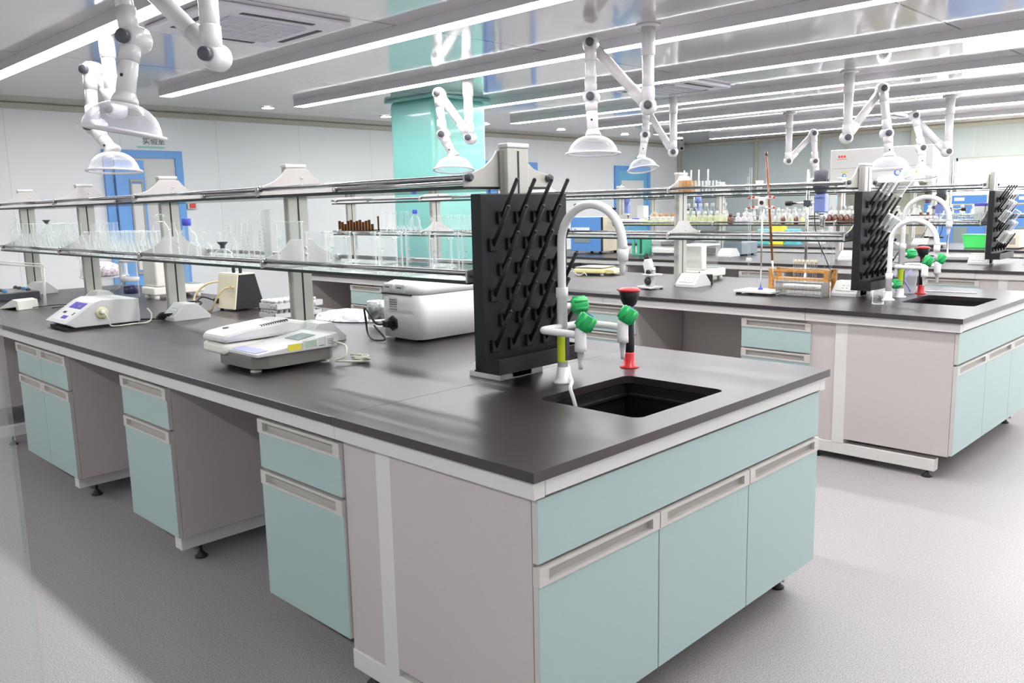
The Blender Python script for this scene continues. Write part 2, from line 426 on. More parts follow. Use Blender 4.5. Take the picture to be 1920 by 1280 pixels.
def sink(label, hole):
    a0, a1, b0, b1 = hole; t = thing('sink_basin', label, 'sink', ((a0+a1)/2, (b0+b1)/2, .55))
    w, h = (a1-a0)/2+.012, (b1-b0)/2+.012; z0, z1 = 0, .243
    mb = MB(); mb.box(-w, w, -h, h, z0, z0+.008)
    mb.box(-w, -w+.01, -h, h, z0, z1); mb.box(w-.01, w, -h, h, z0, z1); mb.box(-w+.01, w-.01, -h, -h+.01, z0, z1); mb.box(-w+.01, w-.01, h-.01, h, z0, z1)
    mb.box(-w, -w+.024, -h, h, z1-.04, z1-.032); mb.box(-w, w, h-.024, h, z1-.04, z1-.032)
    part('basin', mb, SINKM, t); part('drain', MB().lathe([(.035, .008), (.035, .012), (.0, .011)]), DGREY, t)
def bench(n, Y, X1, cabs, seams, rear=None):
    """island bench: Y = front edge, X1 = near end; 1.5 m deep, 6.06 m long"""
    nm = ['nearest', 'second', 'third', 'fourth'][n]
    X0 = X1-6.06; D = 1.5
    hole = (X1-.482, X1-.105, Y+.53, Y+.985)
    xs = [X0]+[X1+s for s in seams]+[X1]
    nms = ['far left', 'middle', 'sink end']
    for i in range(len(xs)-1):
        slab('worktop', 'dark grey worktop section, %s part of the %s island bench' % (nms[i], nm), xs[i]+.0008, xs[i+1]-.0008, Y, Y+D, hole if i == len(xs)-2 else None)
    sink('black rectangular sink sunk into the end of the %s bench' % nm, hole)
    t = thing('bench_frame', 'white steel frame and feet carrying the %s island bench' % nm, 'bench frame', (0, 0, 0))
    zb, zt = .75, .795
    b = MB(); cuts = [X0+.012, X0+1.37, X1-3.44, X1-2.18, X1-.79, X1-.012]
    for a, c in zip(cuts, cuts[1:]): part('rail', MB().box(a+.001, c-.001, Y+.012, Y+.05, zb, zt, .0015, 1), WMET, t)
    part('rail', MB().box(X0+.012, X1-.012, Y+D-.05, Y+D-.012, zb, zt), WMET, t)
    part('rail', MB().box(X1-.05, X1-.012, Y+.05, Y+D-.05, zb+.003, zt, .0015, 1), WMET, t); part('rail', MB().box(X0+.012, X0+.05, Y+.05, Y+D-.05, zb, zt), WMET, t)
    for yy in (Y+.032, Y+D-.092):     # end frame: post and long foot bar on either side
        part('upright', MB().box(X1-.626, X1-.562, yy, yy+.06, .1, zb), WMET, t)
        part('foot_bar', MB().box(X1-.79, X1-.1, yy+.002, yy+.058, .038, .1, .003), WMET, t)
    levelers(t, [(X1-.14, Y+.06), (X1-.72, Y+.06), (X1-.14, Y+D-.065), (X1-.72, Y+D-.065)])
    for x in (X1-2.05, X1-3.2, X1-4.6, X1-5.95):
        part('foot_bar', MB().box(x, x+.06, Y+.05, Y+D-.05, .06, .122, .003), WMET, t)
        part('upright', MB().box(x, x+.06, Y+.63, Y+.69, .122, zb), WMET, t)
        levelers(t, [(x+.03, Y+.14), (x+.03, Y+D-.14)])
    part('service_spine', MB().box(X0+.1, X1-.8, Y+.6, Y+.62, .13, zb).box(X0+.1, X1-.8, Y+.9, Y+.92, .13, zb).box(X1-.79, X1-.627, Y+.04, Y+.058, .1, zb).box(X1-.79, X1-.627, Y+D-.058, Y+D-.04, .1, zb), PANEL, t)
    base = None
    base_cabinet('wide sink cabinet with three mint doors at the end of the %s bench' % nm, (X1-.022, Y+.03, 0), 1.44, PI/2, sink=True, d=.54)
    for x, w, dr, lab in cabs:
        base_cabinet(lab, (X1+x, Y+.03, 0), w, 0, dr)
    # cabinets on the far long side
    for x, w in ((-1.26, .47), (-3.84, .77)):
        base_cabinet('mint cabinet on the hidden long side of the %s bench, %s' % (nm, 'near its sink end' if x > -2 else 'mid bench'), (X1+x+w, Y+D-.03, 0), w, PI, 1)
bench(0, 0, 0, [(-1.262, .47, 1, 'narrow mint drawer and door cabinet nearest the sink end of the nearest bench'),
                (-2.41, .45, 1, 'narrow mint drawer and door cabinet between the two knee spaces of the nearest bench'),
                (-3.85, .77, 2, 'double mint cabinet at the left of the nearest bench'),
                (-5.9, .77, 2, 'double mint cabinet at the far left end of the nearest bench, beyond the photo')], (-3.44, -.785))
bench(1, 3.03, -.03, [(-1.18, .42, 1, 'mint drawer cabinet beside the sink end of the second bench'),
                      (-2.40, .47, 1, 'mint drawer cabinet behind the red eyewash, on the second bench'),
                      (-3.85, .6, 1, 'mint drawer cabinet of the second bench hidden behind the pegboard'),
                      (-5.06, .47, 1, 'mint drawer cabinet seen behind the white centrifuge, on the second bench'),
                      (-6.02, .3, 1, 'mint cabinet at the far left end of the second bench')], (-3.44, -.785))
bench(2, 6.0, -.03, [(-1.18, .42, 1, 'mint drawer cabinet beside the sink end of the third bench'),
                     (-2.87, .47, 1, 'mint drawer cabinet behind the analytical balance, on the third bench'),
                     (-4.66, .47, 1, 'mint drawer cabinet behind the pale yellow scale, on the third bench'),
                     (-5.9, .6, 1, 'mint cabinet at the far left end of the third bench')], (-3.44, -.785))
bench(3, 8.75, -.35, [(-1.3, .47, 1, 'mint drawer cabinet beside the sink end of the fourth bench'),
                      (-2.6, .47, 1, 'mint drawer cabinet of the fourth bench seen behind the swan neck taps'),
                      (-4.2, .47, 1, 'mint drawer cabinet of the fourth bench, mid bench')], (-3.44, -.785))

# ------------------------------------------------------------------ reagent racks
RZ1, RZ2 = 1.185, 1.49      # rail heights; glass lies 22 mm lower
G1 = RZ1-.025; G2 = RZ2-.025
def rack(label, Yc, X1, posts, X0, low_end=-99):
    t = thing('reagent_rack', label, 'shelf rack', (0, Yc, HC))
    for i, x in enumerate(posts):
        pb = MB(); pb.box(x-.04, x, -.05, .05, 0, .765, .004)
        po = part('post', pb, GALV, t)
        part('groove', MB().box(x-.001, x+.0012, -.004, .004, .02, .755), BLACK, po)
        part('groove', MB().box(x-.024, x-.016, -.0512, -.0495, .02, .755), ALUD, po)
        part('cap', MB().box(x-.043, x+.003, -.053, .053, .765, .78, .004), WPL, po)
        for rz in (RZ1, RZ2):
            z = rz-HC; up = .075
            L = [(-.205, z-.03), (.205, z-.03), (.205, z+.010), (.165, z+.016), (.115, z+.034), (.078, z+.06), (.056, z+up+.012), (-.056, z+up+.012), (-.078, z+.06), (-.115, z+.034), (-.165, z+.016), (-.205, z+.010)]
            xb = x if i else x-.05
            bb = MB().prism(L, 'x', xb+.001, xb+.009, .0012); bb.mi = 1
            for yy in (-.19, .19): bb.lathe([(.014, 0), (.014, .012), (.009, .013), (.009, .02)], (xb+.009, yy, z), 12, (1, 0, 0))
            for zz in (.02, .05): bb.lathe([(.006, 0), (.006, .004), (0, .005)], (xb+.009, .02, z+zz), 8, (1, 0, 0))
            part('bracket', bb, [BRKT if i else GALV, DGREY if not i else CHROME], t)
    # rails and glass between posts
    px = [X1]+posts[1:]+[X0] if X0 < posts[-1]-.05 else [X1]+posts[1:]
    for a, b in zip(px, px[1:]):
        for rz in (RZ1, RZ2):
            if rz == RZ1 and a < low_end: continue
            z = rz-HC
            for yy in (-.19, .19):
                part('rail', MB().cyl((b+.012, yy, z), (a-(.05 if a == X1 else .004), yy, z), .0095, n=12), RAIL, t)
            g = MB(); g.box(b+.012, a-(.05 if a == X1 else .004), -.192, .192, z-.037, z-.025)
            g.bm.faces.ensure_lookup_table()
            for f in g.bm.faces:
                if abs(f.normal.z) < .5 or True:
                    f.normal_update(); f.material_index = 0 if abs(f.normal.z) > .5 else 1
            part('glass_shelf', g, [GSH, GEDGE], t)
    hs = None
    for i, x in enumerate(posts):
        xa = x-.165 if i == 0 else x
        L = [(-.105, 0), (.105, 0), (.105, .02), (.033, .088), (-.033, .088), (-.105, .02)]
        h = part('socket_housing', MB().prism(L, 'x', xa+.011, xa+.165, .002), WPL, t)
        n = Vector((0, -.068, .083)).normalized()
        q = MB(); q.prism([(-.0935, .033), (-.045, .0787), (-.0475, .0815), (-.096, .0355)], 'x', xa+.035, xa+.14)
        part('socket_plate', q, BACKW, h)
        d = MB()
        for dx in (.07, .095, .12):
            for u in (.3, .62):
                yy, zz = -.096+u*.0485, .0355+u*.046; d.box(xa+dx, xa+dx+.005, yy-.002, yy+.002, zz-.001, zz+.0015)
        part('socket_holes', d, INK, h)
    return t
P1 = [-.75, -2.11, -3.42, -4.69, -5.92]
rack('two tier aluminium and glass reagent rack along the nearest bench', .75, -.75, P1, -6.0)
P2 = [-.80, -2.07, -3.38, -4.70, -6.02]
rack('two tier aluminium and glass reagent rack along the second bench', 3.77, -.80, P2, -6.1)
P3 = [-.90, -2.2, -3.5, -4.82, -6.0]
rack('two tier reagent rack crowded with bottles along the third bench', 6.72, -.90, P3, -6.06, -4.7)
P4 = [-1.2, -2.5, -3.8, -5.1, -6.3]
rack('two tier reagent rack along the fourth bench in front of the ovens', 9.5, -1.2, P4, -6.38)

# ------------------------------------------------------------------ pegboards
def pegboard(label, x, yc, z0, mk=True):
    t = thing('drying_pegboard', label, 'drying rack', (x, yc, z0))
    L = [(-.045, 0), (0, 0), (0, .565), (-.045, .565)]
    part('board', MB().box(-.045, 0, -.205, .205, .005, .565, .004), PEGM, t)
    tr = MB(); tr.box(-.045, .07, -.207, .2, -.0, .006); tr.box(.062, .07, -.207, .2, .006, .05, .001); tr.box(.0, .062, -.207, -.2, .006, .05); tr.box(0, .062, .193, .2, .006, .05)
    part('drip_tray', tr, PEGM, t)
    for r, z in enumerate((.505, .422, .342, .262, .18, .098)):
        n = 4 if r % 2 == 0 else 5
        for k in range(n):
            y = (k-(n-1)/2)*.08
            m = MB(); m.box(0, .012, y-.016, y+.016, z-.036, z+.004, .002, 1); m.box(.012, .014, y-.017, y+.017, z+.001, z+.004)
            m.cyl((.006, y, z-.02), (.078, y, z+.10), .0065, n=10); m.ball((.078, y, z+.10), .0068, 8)
            part('peg', m, PEGM, t)
    return t
pb = pegboard('black pegboard drying rack standing above the nearest sink', -.705, .735, .872)
pb2 = dup(pb, (-.75, 3.77, .872), 'black pegboard drying rack hung with glassware at the second sink')
pb3 = dup(pb, (-.85, 6.72, .872), 'black pegboard drying rack at the right edge of the photo on the third bench')

# ------------------------------------------------------------------ taps, eyewash, tube
def knob_mesh(loc, ax):
    prof = [(.008, 0), (.02, .004), (.025, .012), (.027, .05), (.024, .056), (.0, .056)]
    mb = MB(); mb.lathe(prof, loc, 10, ax)
    a = Vector(ax).normalized(); u = a.orthogonal().normalized(); w = a.cross(u)
    for k in range(6):
        an = k*PI/3; c = Vector(loc)+(u*math.cos(an)+w*math.sin(an))*.024
        mb.cyl(c+a*.01, c+a*.052, .0055, n=8)
    return mb
def swan_tap(label, loc, loops=True, knob_ax=(.5, .8, .05), rz=0, lime=True, hk=.24, short=False):
    t = thing('swan_neck_tap', label, 'tap', loc, rz)
    part('base', MB().lathe([(.036, 0), (.034, .006), (.021, .012), (.0195, .05), (.0185, .052)], n=20), TAPW, t)
    h = .30 if not short else .14
    part('pole', MB().lathe([(.0175, .05), (.0175, h-.02), (.02, h-.018), (.02, h+.012), (.0145, h+.014)], n=18), TAPW, t)
    R = .122; zc = .455 if not short else .33
    pts = [(0, 0, h+.01), (0, 0, zc-.1), (0, 0, zc)]+[(R-R*math.cos(a), 0, zc+R*math.sin(a)) for a in [k*PI/10 for k in range(1, 10)]]+[(2*R+.003, 0, zc-.012)]
    part('spout', MB().tube(pts, .0135, 14), TAPW, t)
    part('nozzle', MB().lathe([(.0165, 0), (.0165, -.035), (.0105, -.037), (.0095, -.055), (.0075, -.08), (0, -.08)], (2*R+.003, 0, zc-.012), 14, (.06, 0, 1)), TAPW, t)
    zk = h-.05
    part('valve_stem', MB().cyl((0, 0, zk), Vector((0, 0, zk))+Vector(knob_ax).normalized()*.03, .011), TAPW, t)
    kb = part('valve_knob', knob_mesh(Vector((0, 0, zk))+Vector(knob_ax).normalized()*.028, knob_ax), GREEN, t)
    e = Vector((0, 0, zk))+Vector(knob_ax).normalized()*.084
    part('knob_button', MB().cyl(e, e+Vector(knob_ax).normalized()*.003, .012), BLUEC, kb)
    if loops:
        zl = .185
        for sgn in (-1, 1):
            pts = [(0, 0, zl), (0, sgn*.05, zl), (0, sgn*.085, zl), (.012, sgn*.103, zl), (.045, sgn*.106, zl), (.12, sgn*.106, zl), (.15, sgn*.106, zl-.002)]
            a = part('side_arm', MB().tube(pts, .0115, 12), TAPW, t)
            c = Vector((.165, sgn*.106, zl))
            part('side_nozzle', MB().lathe([(.015, .022), (.018, .01), (.018, -.03), (.0185, -.034), (.0185, -.05), (.011, -.052), (.0075, -.09), (.006, -.105), (0, -.105)], c, 14), TAPW, a)
            ax = Vector((.30, .38, .75))
            kk = part('side_knob', knob_mesh(c+Vector((0, 0, .012)), ax), GREEN, a)
            e = c+Vector((0, 0, .012))+ax.normalized()*.056; part('knob_button', MB().cyl(e, e+ax.normalized()*.003, .012), BLUEC, a)
    if lime:
        part('hose_label', MB().lathe([(.0182, .07), (.0182, .165)], n=18, cap=False), LIME, t, 'lime and black instruction sleeve')
        part('label_print', MB().box(.0125, .0195, -.006, .012, .075, .16), INK, t)
    return t
tp = swan_tap('white swan neck tap with green knobs at the nearest sink', (-.579, .765, HC))
dup(tp, (-.60, 3.80, HC), 'tall white swan neck tap with green knobs at the second sink')
swan_tap('short white swan neck tap with one green knob left of the second sink', (-.60, 3.62, HC), loops=False, knob_ax=(.3, .95, 0), lime=False, short=True)
dup(tp, (-.63, 6.75, HC), 'white swan neck tap at the third sink, just right of the photo')
def eyewash(label, loc):
    t = thing('eyewash_spray', label, 'eyewash', loc)
    part('flange', MB().lathe([(.034, 0), (.034, .004), (.021, .009), (.0195, .05), (.017, .055)], n=20), REDM, t, 'red base')
    part('handle', MB().lathe([(.017, .05), (.0178, .09), (.016, .17), (.0135, .2), (.016, .22)], n=18), BLACK, t)
    part('neck', MB().lathe([(.0125, .195), (.015, .205), (.012, .222)], n=16), REDM, t)
    part('spray_bowl', MB().lathe([(.012, .215), (.024, .228), (.034, .252), (.0365, .272), (.035, .274)], n=22), BLACK, t)
    part('dust_cap', MB().lathe([(.038, .272), (.041, .276), (.03, .284), (0, .288)], n=22).box(-.05, -.03, -.006, .006, .273, .277), REDM, t, 'red flip cap')
    return t
ey = eyewash('red and black eyewash spray behind the nearest sink', (-.562, 1.107, HC))
dup(ey, (-.57, 4.06, HC), 'red and black eyewash spray behind the second sink')
solo('drain_hose', 'clear plastic hose running from the pegboard into the nearest sink', 'hose',
     MB().tube([(-.66, .86, .865), (-.63, .85, .855), (-.58, .80, .838), (-.52, .74, .833), (-.475, .68, .828), (-.44, .655, .80), (-.425, .65, .76), (-.42, .65, .68)], .006, 10), glass('hose_plastic', '#dcdcdc', .8, .35, .2))

# ------------------------------------------------------------------ suction arms
def arm(label, J1, J2, J3, neck, rim, r=.04, hr=.2):
    t = thing('suction_arm', label, 'extraction arm', (J1[0], J1[1], ZC), group='ceiling suction arms')
    O = Vector((J1[0], J1[1], ZC)); J1, J2, J3, neck, rim = [Vector(p)-O for p in (J1, J2, J3, neck, rim)]
    side = Vector((R1.x, R1.y, 0)).normalized()  # knob direction: towards the room's sink ends
    kd = Vector((.55, -.83, 0)).normalized()
    off = kd*(r*1.55)
    part('ceiling_flange', MB().lathe([(r*2.0, 0), (r*1.9, -.015), (r*1.3, -.02)], n=24, ax=(0, 0, 1)), ARMW, t)
    b = Vector((0, 0, 0)); part('collar', MB().lathe([(r*1.16, 0), (r*1.16, -.2), (r*1.02, -.205)], n=22), ARMW, t)
    part('column', MB().cyl((0, 0, -.2), (0, 0, J1.z+r), r, n=22).lathe([(r*1.1, 0), (r*1.1, .11), (r, .115)], (0, 0, J1.z+.01), 22), ARMW, t)
    def joint(c, nm='joint', back=1.0):
        a = c-off*1.05; e = c+off*.75
        j = part(nm, MB().lathe([(r*.9, 0), (r*1.25, .006), (r*1.42, .02), (r*1.42, r*1.6), (r*1.3, r*2.4), (r*.85, r*3.1)], a-kd*(r*.4), 24, kd), ARMW, t)
        k = a-kd*(r*.4)+kd*(r*3.1)
        kn = part('friction_knob', MB().lathe([(r*.68, 0), (r*.7, .006), (r*.7, .026), (r*.6, .03), (0, .03)], k, 18, kd), DGREY, j)
        return j
    joint(J1); joint(J2); joint(J3)
    lo = -off*.9
    d = (J2-J1).normalized()
    part('lower_tube', MB().cyl(J1+lo+d*r, J2+lo-d*r*.3, r*.92, n=20).cyl(J1+lo+d*r*.5, J1+lo+d*.17, r*1.05, n=20), ARMW, t)
    d = (J3-J2).normalized()
    part('upper_tube', MB().cyl(J2+d*r*.4, J3-d*r*.4, r*.9, n=20).cyl(J2+d*r*.5, J2+d*.13, r*1.02, n=20).cyl(J3-d*.13, J3-d*r*.5, r*1.02, n=20), ARMW, t)
    d = (neck-J3).normalized()
    nb = MB().cyl(J3+d*r*.3, neck, r*.96, n=20).cyl(J3+d*r*.5, J3+d*.1, r*1.04, n=20); nb.lathe([(r*1.0, -.03), (r*1.35, .0), (r*1.35, .012), (r, .014)], neck-d*.01, 20, d)
    part('hood_neck', nb, ARMW, t)
    hz = (neck+d*.14)-kd*0
    part('air_valve', MB().ball(J3+d*.16+kd*r*.93, .008, 8), BLACK, t)
    ax = (rim-neck).normalized()
    prof = [(r*1.1, 0), (hr*.40, .006), (hr*.56, .02), (hr*.70, .04), (hr*.80, .063), (hr*.87, .088), (hr*.905, .112), (hr*1.0, .118), (hr*1.0, .126), (hr*.9, .124)]
    part('hood', MB().lathe(prof, neck, 36, ax, cap=False), GTUBE, t, 'translucent dome hood')
    rg = MB(); rg.lathe([(hr*.93, .114), (hr*1.02, .116), (hr*1.02, .127), (hr*.93, .127), (hr*.93, .114)], neck, 36, ax, cap=False)
    part('hood_rim', rg, ARMW, t)
    return t
arm('large white suction arm in the upper left foreground with a tilted dome hood', (-2.277, .483, 2.052), (-2.617, .254, 2.46), (-2.53, .253, 2.133), (-2.526, .20, 1.865), (-2.538, .186, 1.759), .041, .175)
arm('white suction arm over the left of the nearest bench, behind the large one', (-4.568, .934, 2.075), (-4.702, .86, 2.328), (-4.649, .83, 1.968), (-4.536, .896, 1.80), (-4.53, .89, 1.647), .042, .17)
arm('white N shaped suction arm over the second bench, right of the teal pillar', (-2.295, 3.665, 2.063), (-2.627, 3.45, 2.5), (-2.583, 3.397, 2.13), (-2.548, 3.374, 1.865), (-2.546, 3.37, 1.747), .041, .19)
arm('white folded suction arm in front of the teal pillar', (-4.625, 4.137, 2.031), (-4.87, 3.992, 2.44), (-4.804, 3.969, 2.066), (-4.708, 4.012, 1.86), (-4.697, 3.997, 1.723), .042, .19)
arm('white suction arm with a tilted hood left of the far blue door', (-4.332, 7.04, 1.969), (-4.6, 6.893, 2.46), (-4.578, 6.843, 2.169), (-4.581, 6.776, 1.9), (-4.549, 6.764, 1.75), .042, .18)
arm('large white suction arm on the right, in front of the biosafety cabinet', (-2.279, 6.931, 1.98), (-2.077, 7.241, 2.44), (-2.003, 7.21, 2.012), (-1.97, 7.191, 1.79), (-1.965, 7.191, 1.666), .043, .2)
arm('white suction arm at the far right near the bright window', (-2.324, 10.006, 1.944), (-2.656, 9.778, 2.386), (-2.553, 9.792, 1.996), (-2.538, 9.751, 1.76), (-2.53, 9.74, 1.64), .045, .18)
arm('far white suction arm left of the biosafety cabinet', (-4.477, 10.16, 1.944), (-4.255, 10.465, 2.324), (-4.207, 10.425, 1.935), (-4.161, 10.414, 1.71), (-4.15, 10.41, 1.561), .045, .19)

# ================================================================== things on the nearest bench
# --- glassware profiles (single wall, open top)
def flask_prof(r, h, nr):   # conical flask
    return [(0, .003), (r*.9, .001), (r, .006), (r*.97, .015), (nr, h*.72), (nr, h*.97), (nr*1.22, h)]
def bottle_prof(r, h, nr, sh=.6):
    return [(0, .003), (r*.9, .001), (r, .008), (r, h*sh), (r*.8, h*(sh+.13)), (nr*1.1, h*(sh+.24)), (nr, h*(sh+.27)), (nr, h*.97), (nr*1.15, h)]
def beaker(name, label, loc, r, h, group=None, tint=None, cat='beaker'):
    t = thing(name, label, cat, loc, 0, group)
    part('wall', MB().lathe([(0, .004), (r*.93, .003), (r, .012), (r, h*.97), (r*1.05, h)], n=28, cap=False), tint or GLB, t)
    part('rim', MB().tube([(r*1.04*math.cos(a*PI/14), r*1.04*math.sin(a*PI/14), h) for a in range(29)], .0028, 6, smooth=False), GLB, t)
    part('spout', MB().cyl((r*.98, 0, h-.004), (r*1.2, 0, h+.003), .006, .003, 8), GLB, t)
    part('scale_marks', MB().box(-.006, .014, -r*1.012, -r*1.004, h*.3, h*.32).box(-.006, .010, -r*1.012, -r*1.004, h*.45, h*.465).box(-.006, .014, -r*1.012, -r*1.004, h*.6, h*.615), BACKW, t)
    part('base_ring', MB().tube([(r*.93*math.cos(a*PI/14), r*.93*math.sin(a*PI/14), .007) for a in range(29)], .004, 6, smooth=False), GLB, t)
    return t
ZS = G1+.001
bl = ['glass beaker standing next to the tall beaker at the shelf post', 'second big glass beaker right of the tall one', 'third big glass beaker right of the tall one', 'fourth big glass beaker right of the tall one',
      'third glass beaker left of the pegboard', 'second glass beaker left of the pegboard', 'glass beaker tucked against the left edge of the pegboard']
for i, x in enumerate((-1.827, -1.663, -1.491, -1.327, -1.168, -1.01, -.872)):
    beaker('glass_beaker', bl[i], (x, .655, ZS), .045 if i in (1, 4) else .043, .148, 'big beakers on the lower shelf')
beaker('glass_beaker', 'tall glass beaker in front of the shelf post left of the big beakers', (-2.02, .645, ZS), .056, .19, 'big beakers on the lower shelf')
for i, x in enumerate((-1.92, -1.58, -1.24)):
    beaker('glass_beaker', 'clear beaker in the rear row, %s behind the front beakers' % ['leftmost', 'middle', 'rightmost'][i], (x, .83, ZS), .04, .12, 'rear beakers on the lower shelf')

# --- conical flasks in rows
f0 = None
for k in range(17):
    for j, y in enumerate((.635, .75, .87)):
        x = -5.86+k*.083
        if any(abs(x-p) < .07 and j == 1 for p in P1): continue
        x += random.uniform(-.008, .008)
        if f0 is None:
            f0 = thing('conical_flask', 'clear tall conical flask in the dense rows at the left end of the lower shelf', 'flask', (x, y, ZS), 0, 'tall conical flasks at the left end')
            part('flask', MB().lathe(flask_prof(.038, .185, .0125), n=18, cap=False), GL, f0)
            part('lip', MB().lathe([(.0145, .183), (.0155, .185), (.0145, .187), (.013, .185), (.0145, .183)], n=14, cap=False), GLB, f0)
        else: dup(f0, (x, y+random.uniform(-.006, .006), ZS))
f1 = None
for k in range(14):
    for j, y in enumerate((.625, .71, .80, .88)):
        x = -4.43+k*.066
        if abs(x-P1[3]) < .06: continue
        x += random.uniform(-.006, .006)
        if f1 is None:
            f1 = thing('conical_flask', 'short clear conical flask in the dense rows before the domed bell jar', 'flask', (x, y, ZS), 0, 'short conical flasks')
            part('flask', MB().lathe(flask_prof(.029, .135, .010), n=16, cap=False), GL, f1)
            part('lip', MB().lathe([(.0115, .133), (.0125, .135), (.0115, .137), (.010, .135), (.0115, .133)], n=12, cap=False), GLB, f1)
        else: dup(f1, (x, y, ZS))
def bottle(name, label, loc, r, h, nr, m=GL, cap=None, cm=None, sh=.6, stopper=None, cat='bottle', group=None):
    t = thing(name, label, cat, loc, 0, group)
    part('body', MB().lathe(bottle_prof(r, h, nr, sh), n=24, cap=False), m, t)
    if cap: part('cap', MB().lathe([(nr*1.25, h-.012), (nr*1.35, h-.01), (nr*1.35, h+cap), (nr*1.2, h+cap+.003), (0, h+cap+.003)], n=20), cm or BLUEC, t)
    if stopper == 'glass': part('stopper', MB().lathe([(nr*.9, h-.01), (nr*.9, h+.003), (nr*.5, h+.008), (nr*1.1, h+.016), (nr*1.15, h+.026), (nr*.7, h+.035), (0, h+.037)], n=14), GLB, t)
    if stopper == 'rubber': part('stopper', MB().lathe([(nr*.85, h-.01), (nr*1.0, h+.006), (nr*1.9, h+.018), (nr*2.0, h+.022), (0, h+.022)], n=18), DGREY, t)
    return t
bottle('conical_flask', 'stained tall flask at the far left shelf end', (-5.93, .66, ZS), .042, .20, .014, stopper='glass', cat='flask')
bottle('conical_flask', 'flask with a dark rubber stopper rising above the flask rows', (-5.35, .70, ZS), .04, .19, .013, stopper='rubber', cat='flask')
bottle('bell_jar', 'domed clear bell jar left of the blue capped bottle', (-3.345, .655, ZS), .048, .20, .022, stopper='glass', sh=.72, cat='jar')
bottle('reagent_bottle', 'slim clear bottle squeezed between bell jar and blue capped bottle', (-3.215, .665, ZS), .026, .19, .011)
bottle('media_bottle', 'clear bottle with a bright blue screw cap on the nearest rack', (-3.05, .665, ZS), .048, .185, .017, cap=.022)
for i, (x, y, h, st) in enumerate(((-2.93, .64, .105, 'glass'), (-2.86, .74, .10, 'glass'), (-2.80, .635, .105, 'glass'), (-2.745, .74, .13, 'glass'))):
    bottle('reagent_bottle', ['squat stoppered bottle right next to the blue capped bottle', 'squat stoppered bottle half hidden in the rear', 'squat stoppered bottle in front, second from the blue cap', 'stoppered bottle with tall bulb stopper behind the others'][i], (x, y, ZS), .033, h, .011, stopper=st, sh=.66, group='stoppered reagent bottles')
bottle('reagent_bottle', 'low wide bottle with a flared dark grey rubber stopper', (-2.635, .645, ZS), .042, .075, .013, stopper='rubber', sh=.6)
def cylinder(label, x, y, h, r, stop=False, name='measuring_cylinder', m=GL, z=ZS):
    t = thing(name, label, 'measuring cylinder', (x, y, z), 0, 'measuring cylinders')
    part('foot', MB().lathe([(r*1.9, 0), (r*1.9, .006), (r*1.1, .016)], n=6), GLB, t)
    part('barrel', MB().lathe([(0, .014), (r, .014), (r, h*.98), (r*1.18, h)], n=20, cap=False), m, t)
    mk = MB()
    for k in range(9): mk.box(-.006, .004 if k % 2 else .008, -r*1.03, -r*1.0, h*.12+k*h*.075, h*.12+k*h*.075+.0016)
    part('graduations', mk, INK, t)
    if stop: part('stopper', MB().lathe([(r*.6, h), (r*.6, h+.01), (r*.35, h+.016), (r*.75, h+.024), (r*.6, h+.034), (0, h+.038)], n=14), GLB, t)
cylinder('graduated measuring cylinder, leftmost of the five', -2.53, .655, .19, .0155)
cylinder('graduated measuring cylinder with a wide mouth, second of the five', -2.455, .67, .185, .016)
cylinder('graduated measuring cylinder, third of the five', -2.378, .655, .195, .0145)
cylinder('graduated cylinder with a glass ball stopper, fourth of the five', -2.30, .67, .20, .014, True)
cylinder('tall frosted plain cylinder next to the shelf post', -2.235, .66, .245, .018, m=glass('frosted_glass', '#eef0f2', .6, .35, .3))

# --- moisture analyser in front
t = thing('moisture_balance', 'white moisture balance with yellow sticker and grey base at the front edge', 'laboratory balance', (-1.885, .175, HC), 0)
L = [(.10, .0), (.335, .0), (.37, .05), (.37, .31), (.34, .34), (.06, .34), (.03, .30), (.03, .08)]
part('base', MB().prism(L, 'z', .014, .062, .003), mat('warm_grey_plastic', '#77736f', .45), t)
for k, (x, y) in enumerate(((.31, .03), (.34, .30), (.08, .05), (.08, .30))): part('foot', MB().lathe([(.02, 0), (.02, .006), (.008, .008), (.008, .016)], (x, y, 0), 14), BACKW, t)
wb_ = MB(); wb_.prism([(.0, .062), (.335, .062), (.345, .09), (.34, .115), (.10, .082), (.0, .074)], 'x', .13, .38, .003)
part('body', wb_, WPL, t)
part('lower_shell', MB().box(.0, .17, -.02, .30, .052, .092, .012, 3), CREAM, t)
lid = MB(); lid.prism([(-.02, .096), (.34, .098), (.345, .14), (.26, .156), (.08, .142), (-.005, .13), (-.022, .115)], 'x', .0, .175, .012)
ld = part('lid', lid, WPL, t)
gr = MB()
for k in range(12): gr.box(.155, .172, .14+k*.010, .1435+k*.010, .140+k*.0006, .1485+k*.0009)
part('vent_slots', gr, DGREY, ld); part('latch_hole', MB().lathe([(.012, 0), (.012, .002)], (.06, .05, .1385), 16), DGREY, ld)
n = Vector((0, -.137, .24))
def slope(y): return .082+(y-.10)*(.115-.082)/.24 if y > .1 else .074+(y)*.08
part('display', MB().prism([(.20, slope(.20)+.0005), (.275, slope(.275)+.0005), (.275, slope(.275)+.002), (.20, slope(.20)+.002)], 'x', .235, .33), LCD, t)
part('keypad', MB().prism([(.005, slope(.005)+.0008), (.055, slope(.055)+.0008), (.055, slope(.055)+.002), (.005, slope(.005)+.002)], 'x', .185, .36), LILAC, t)
st = [(YELS, .125, .18, 'yellow_sticker', 'yellow sticker with small print'), (LABEL, .188, .255, 'approval_sticker', 'white sticker with green frame'), (LABEL, .285, .33, 'serial_label', None)]
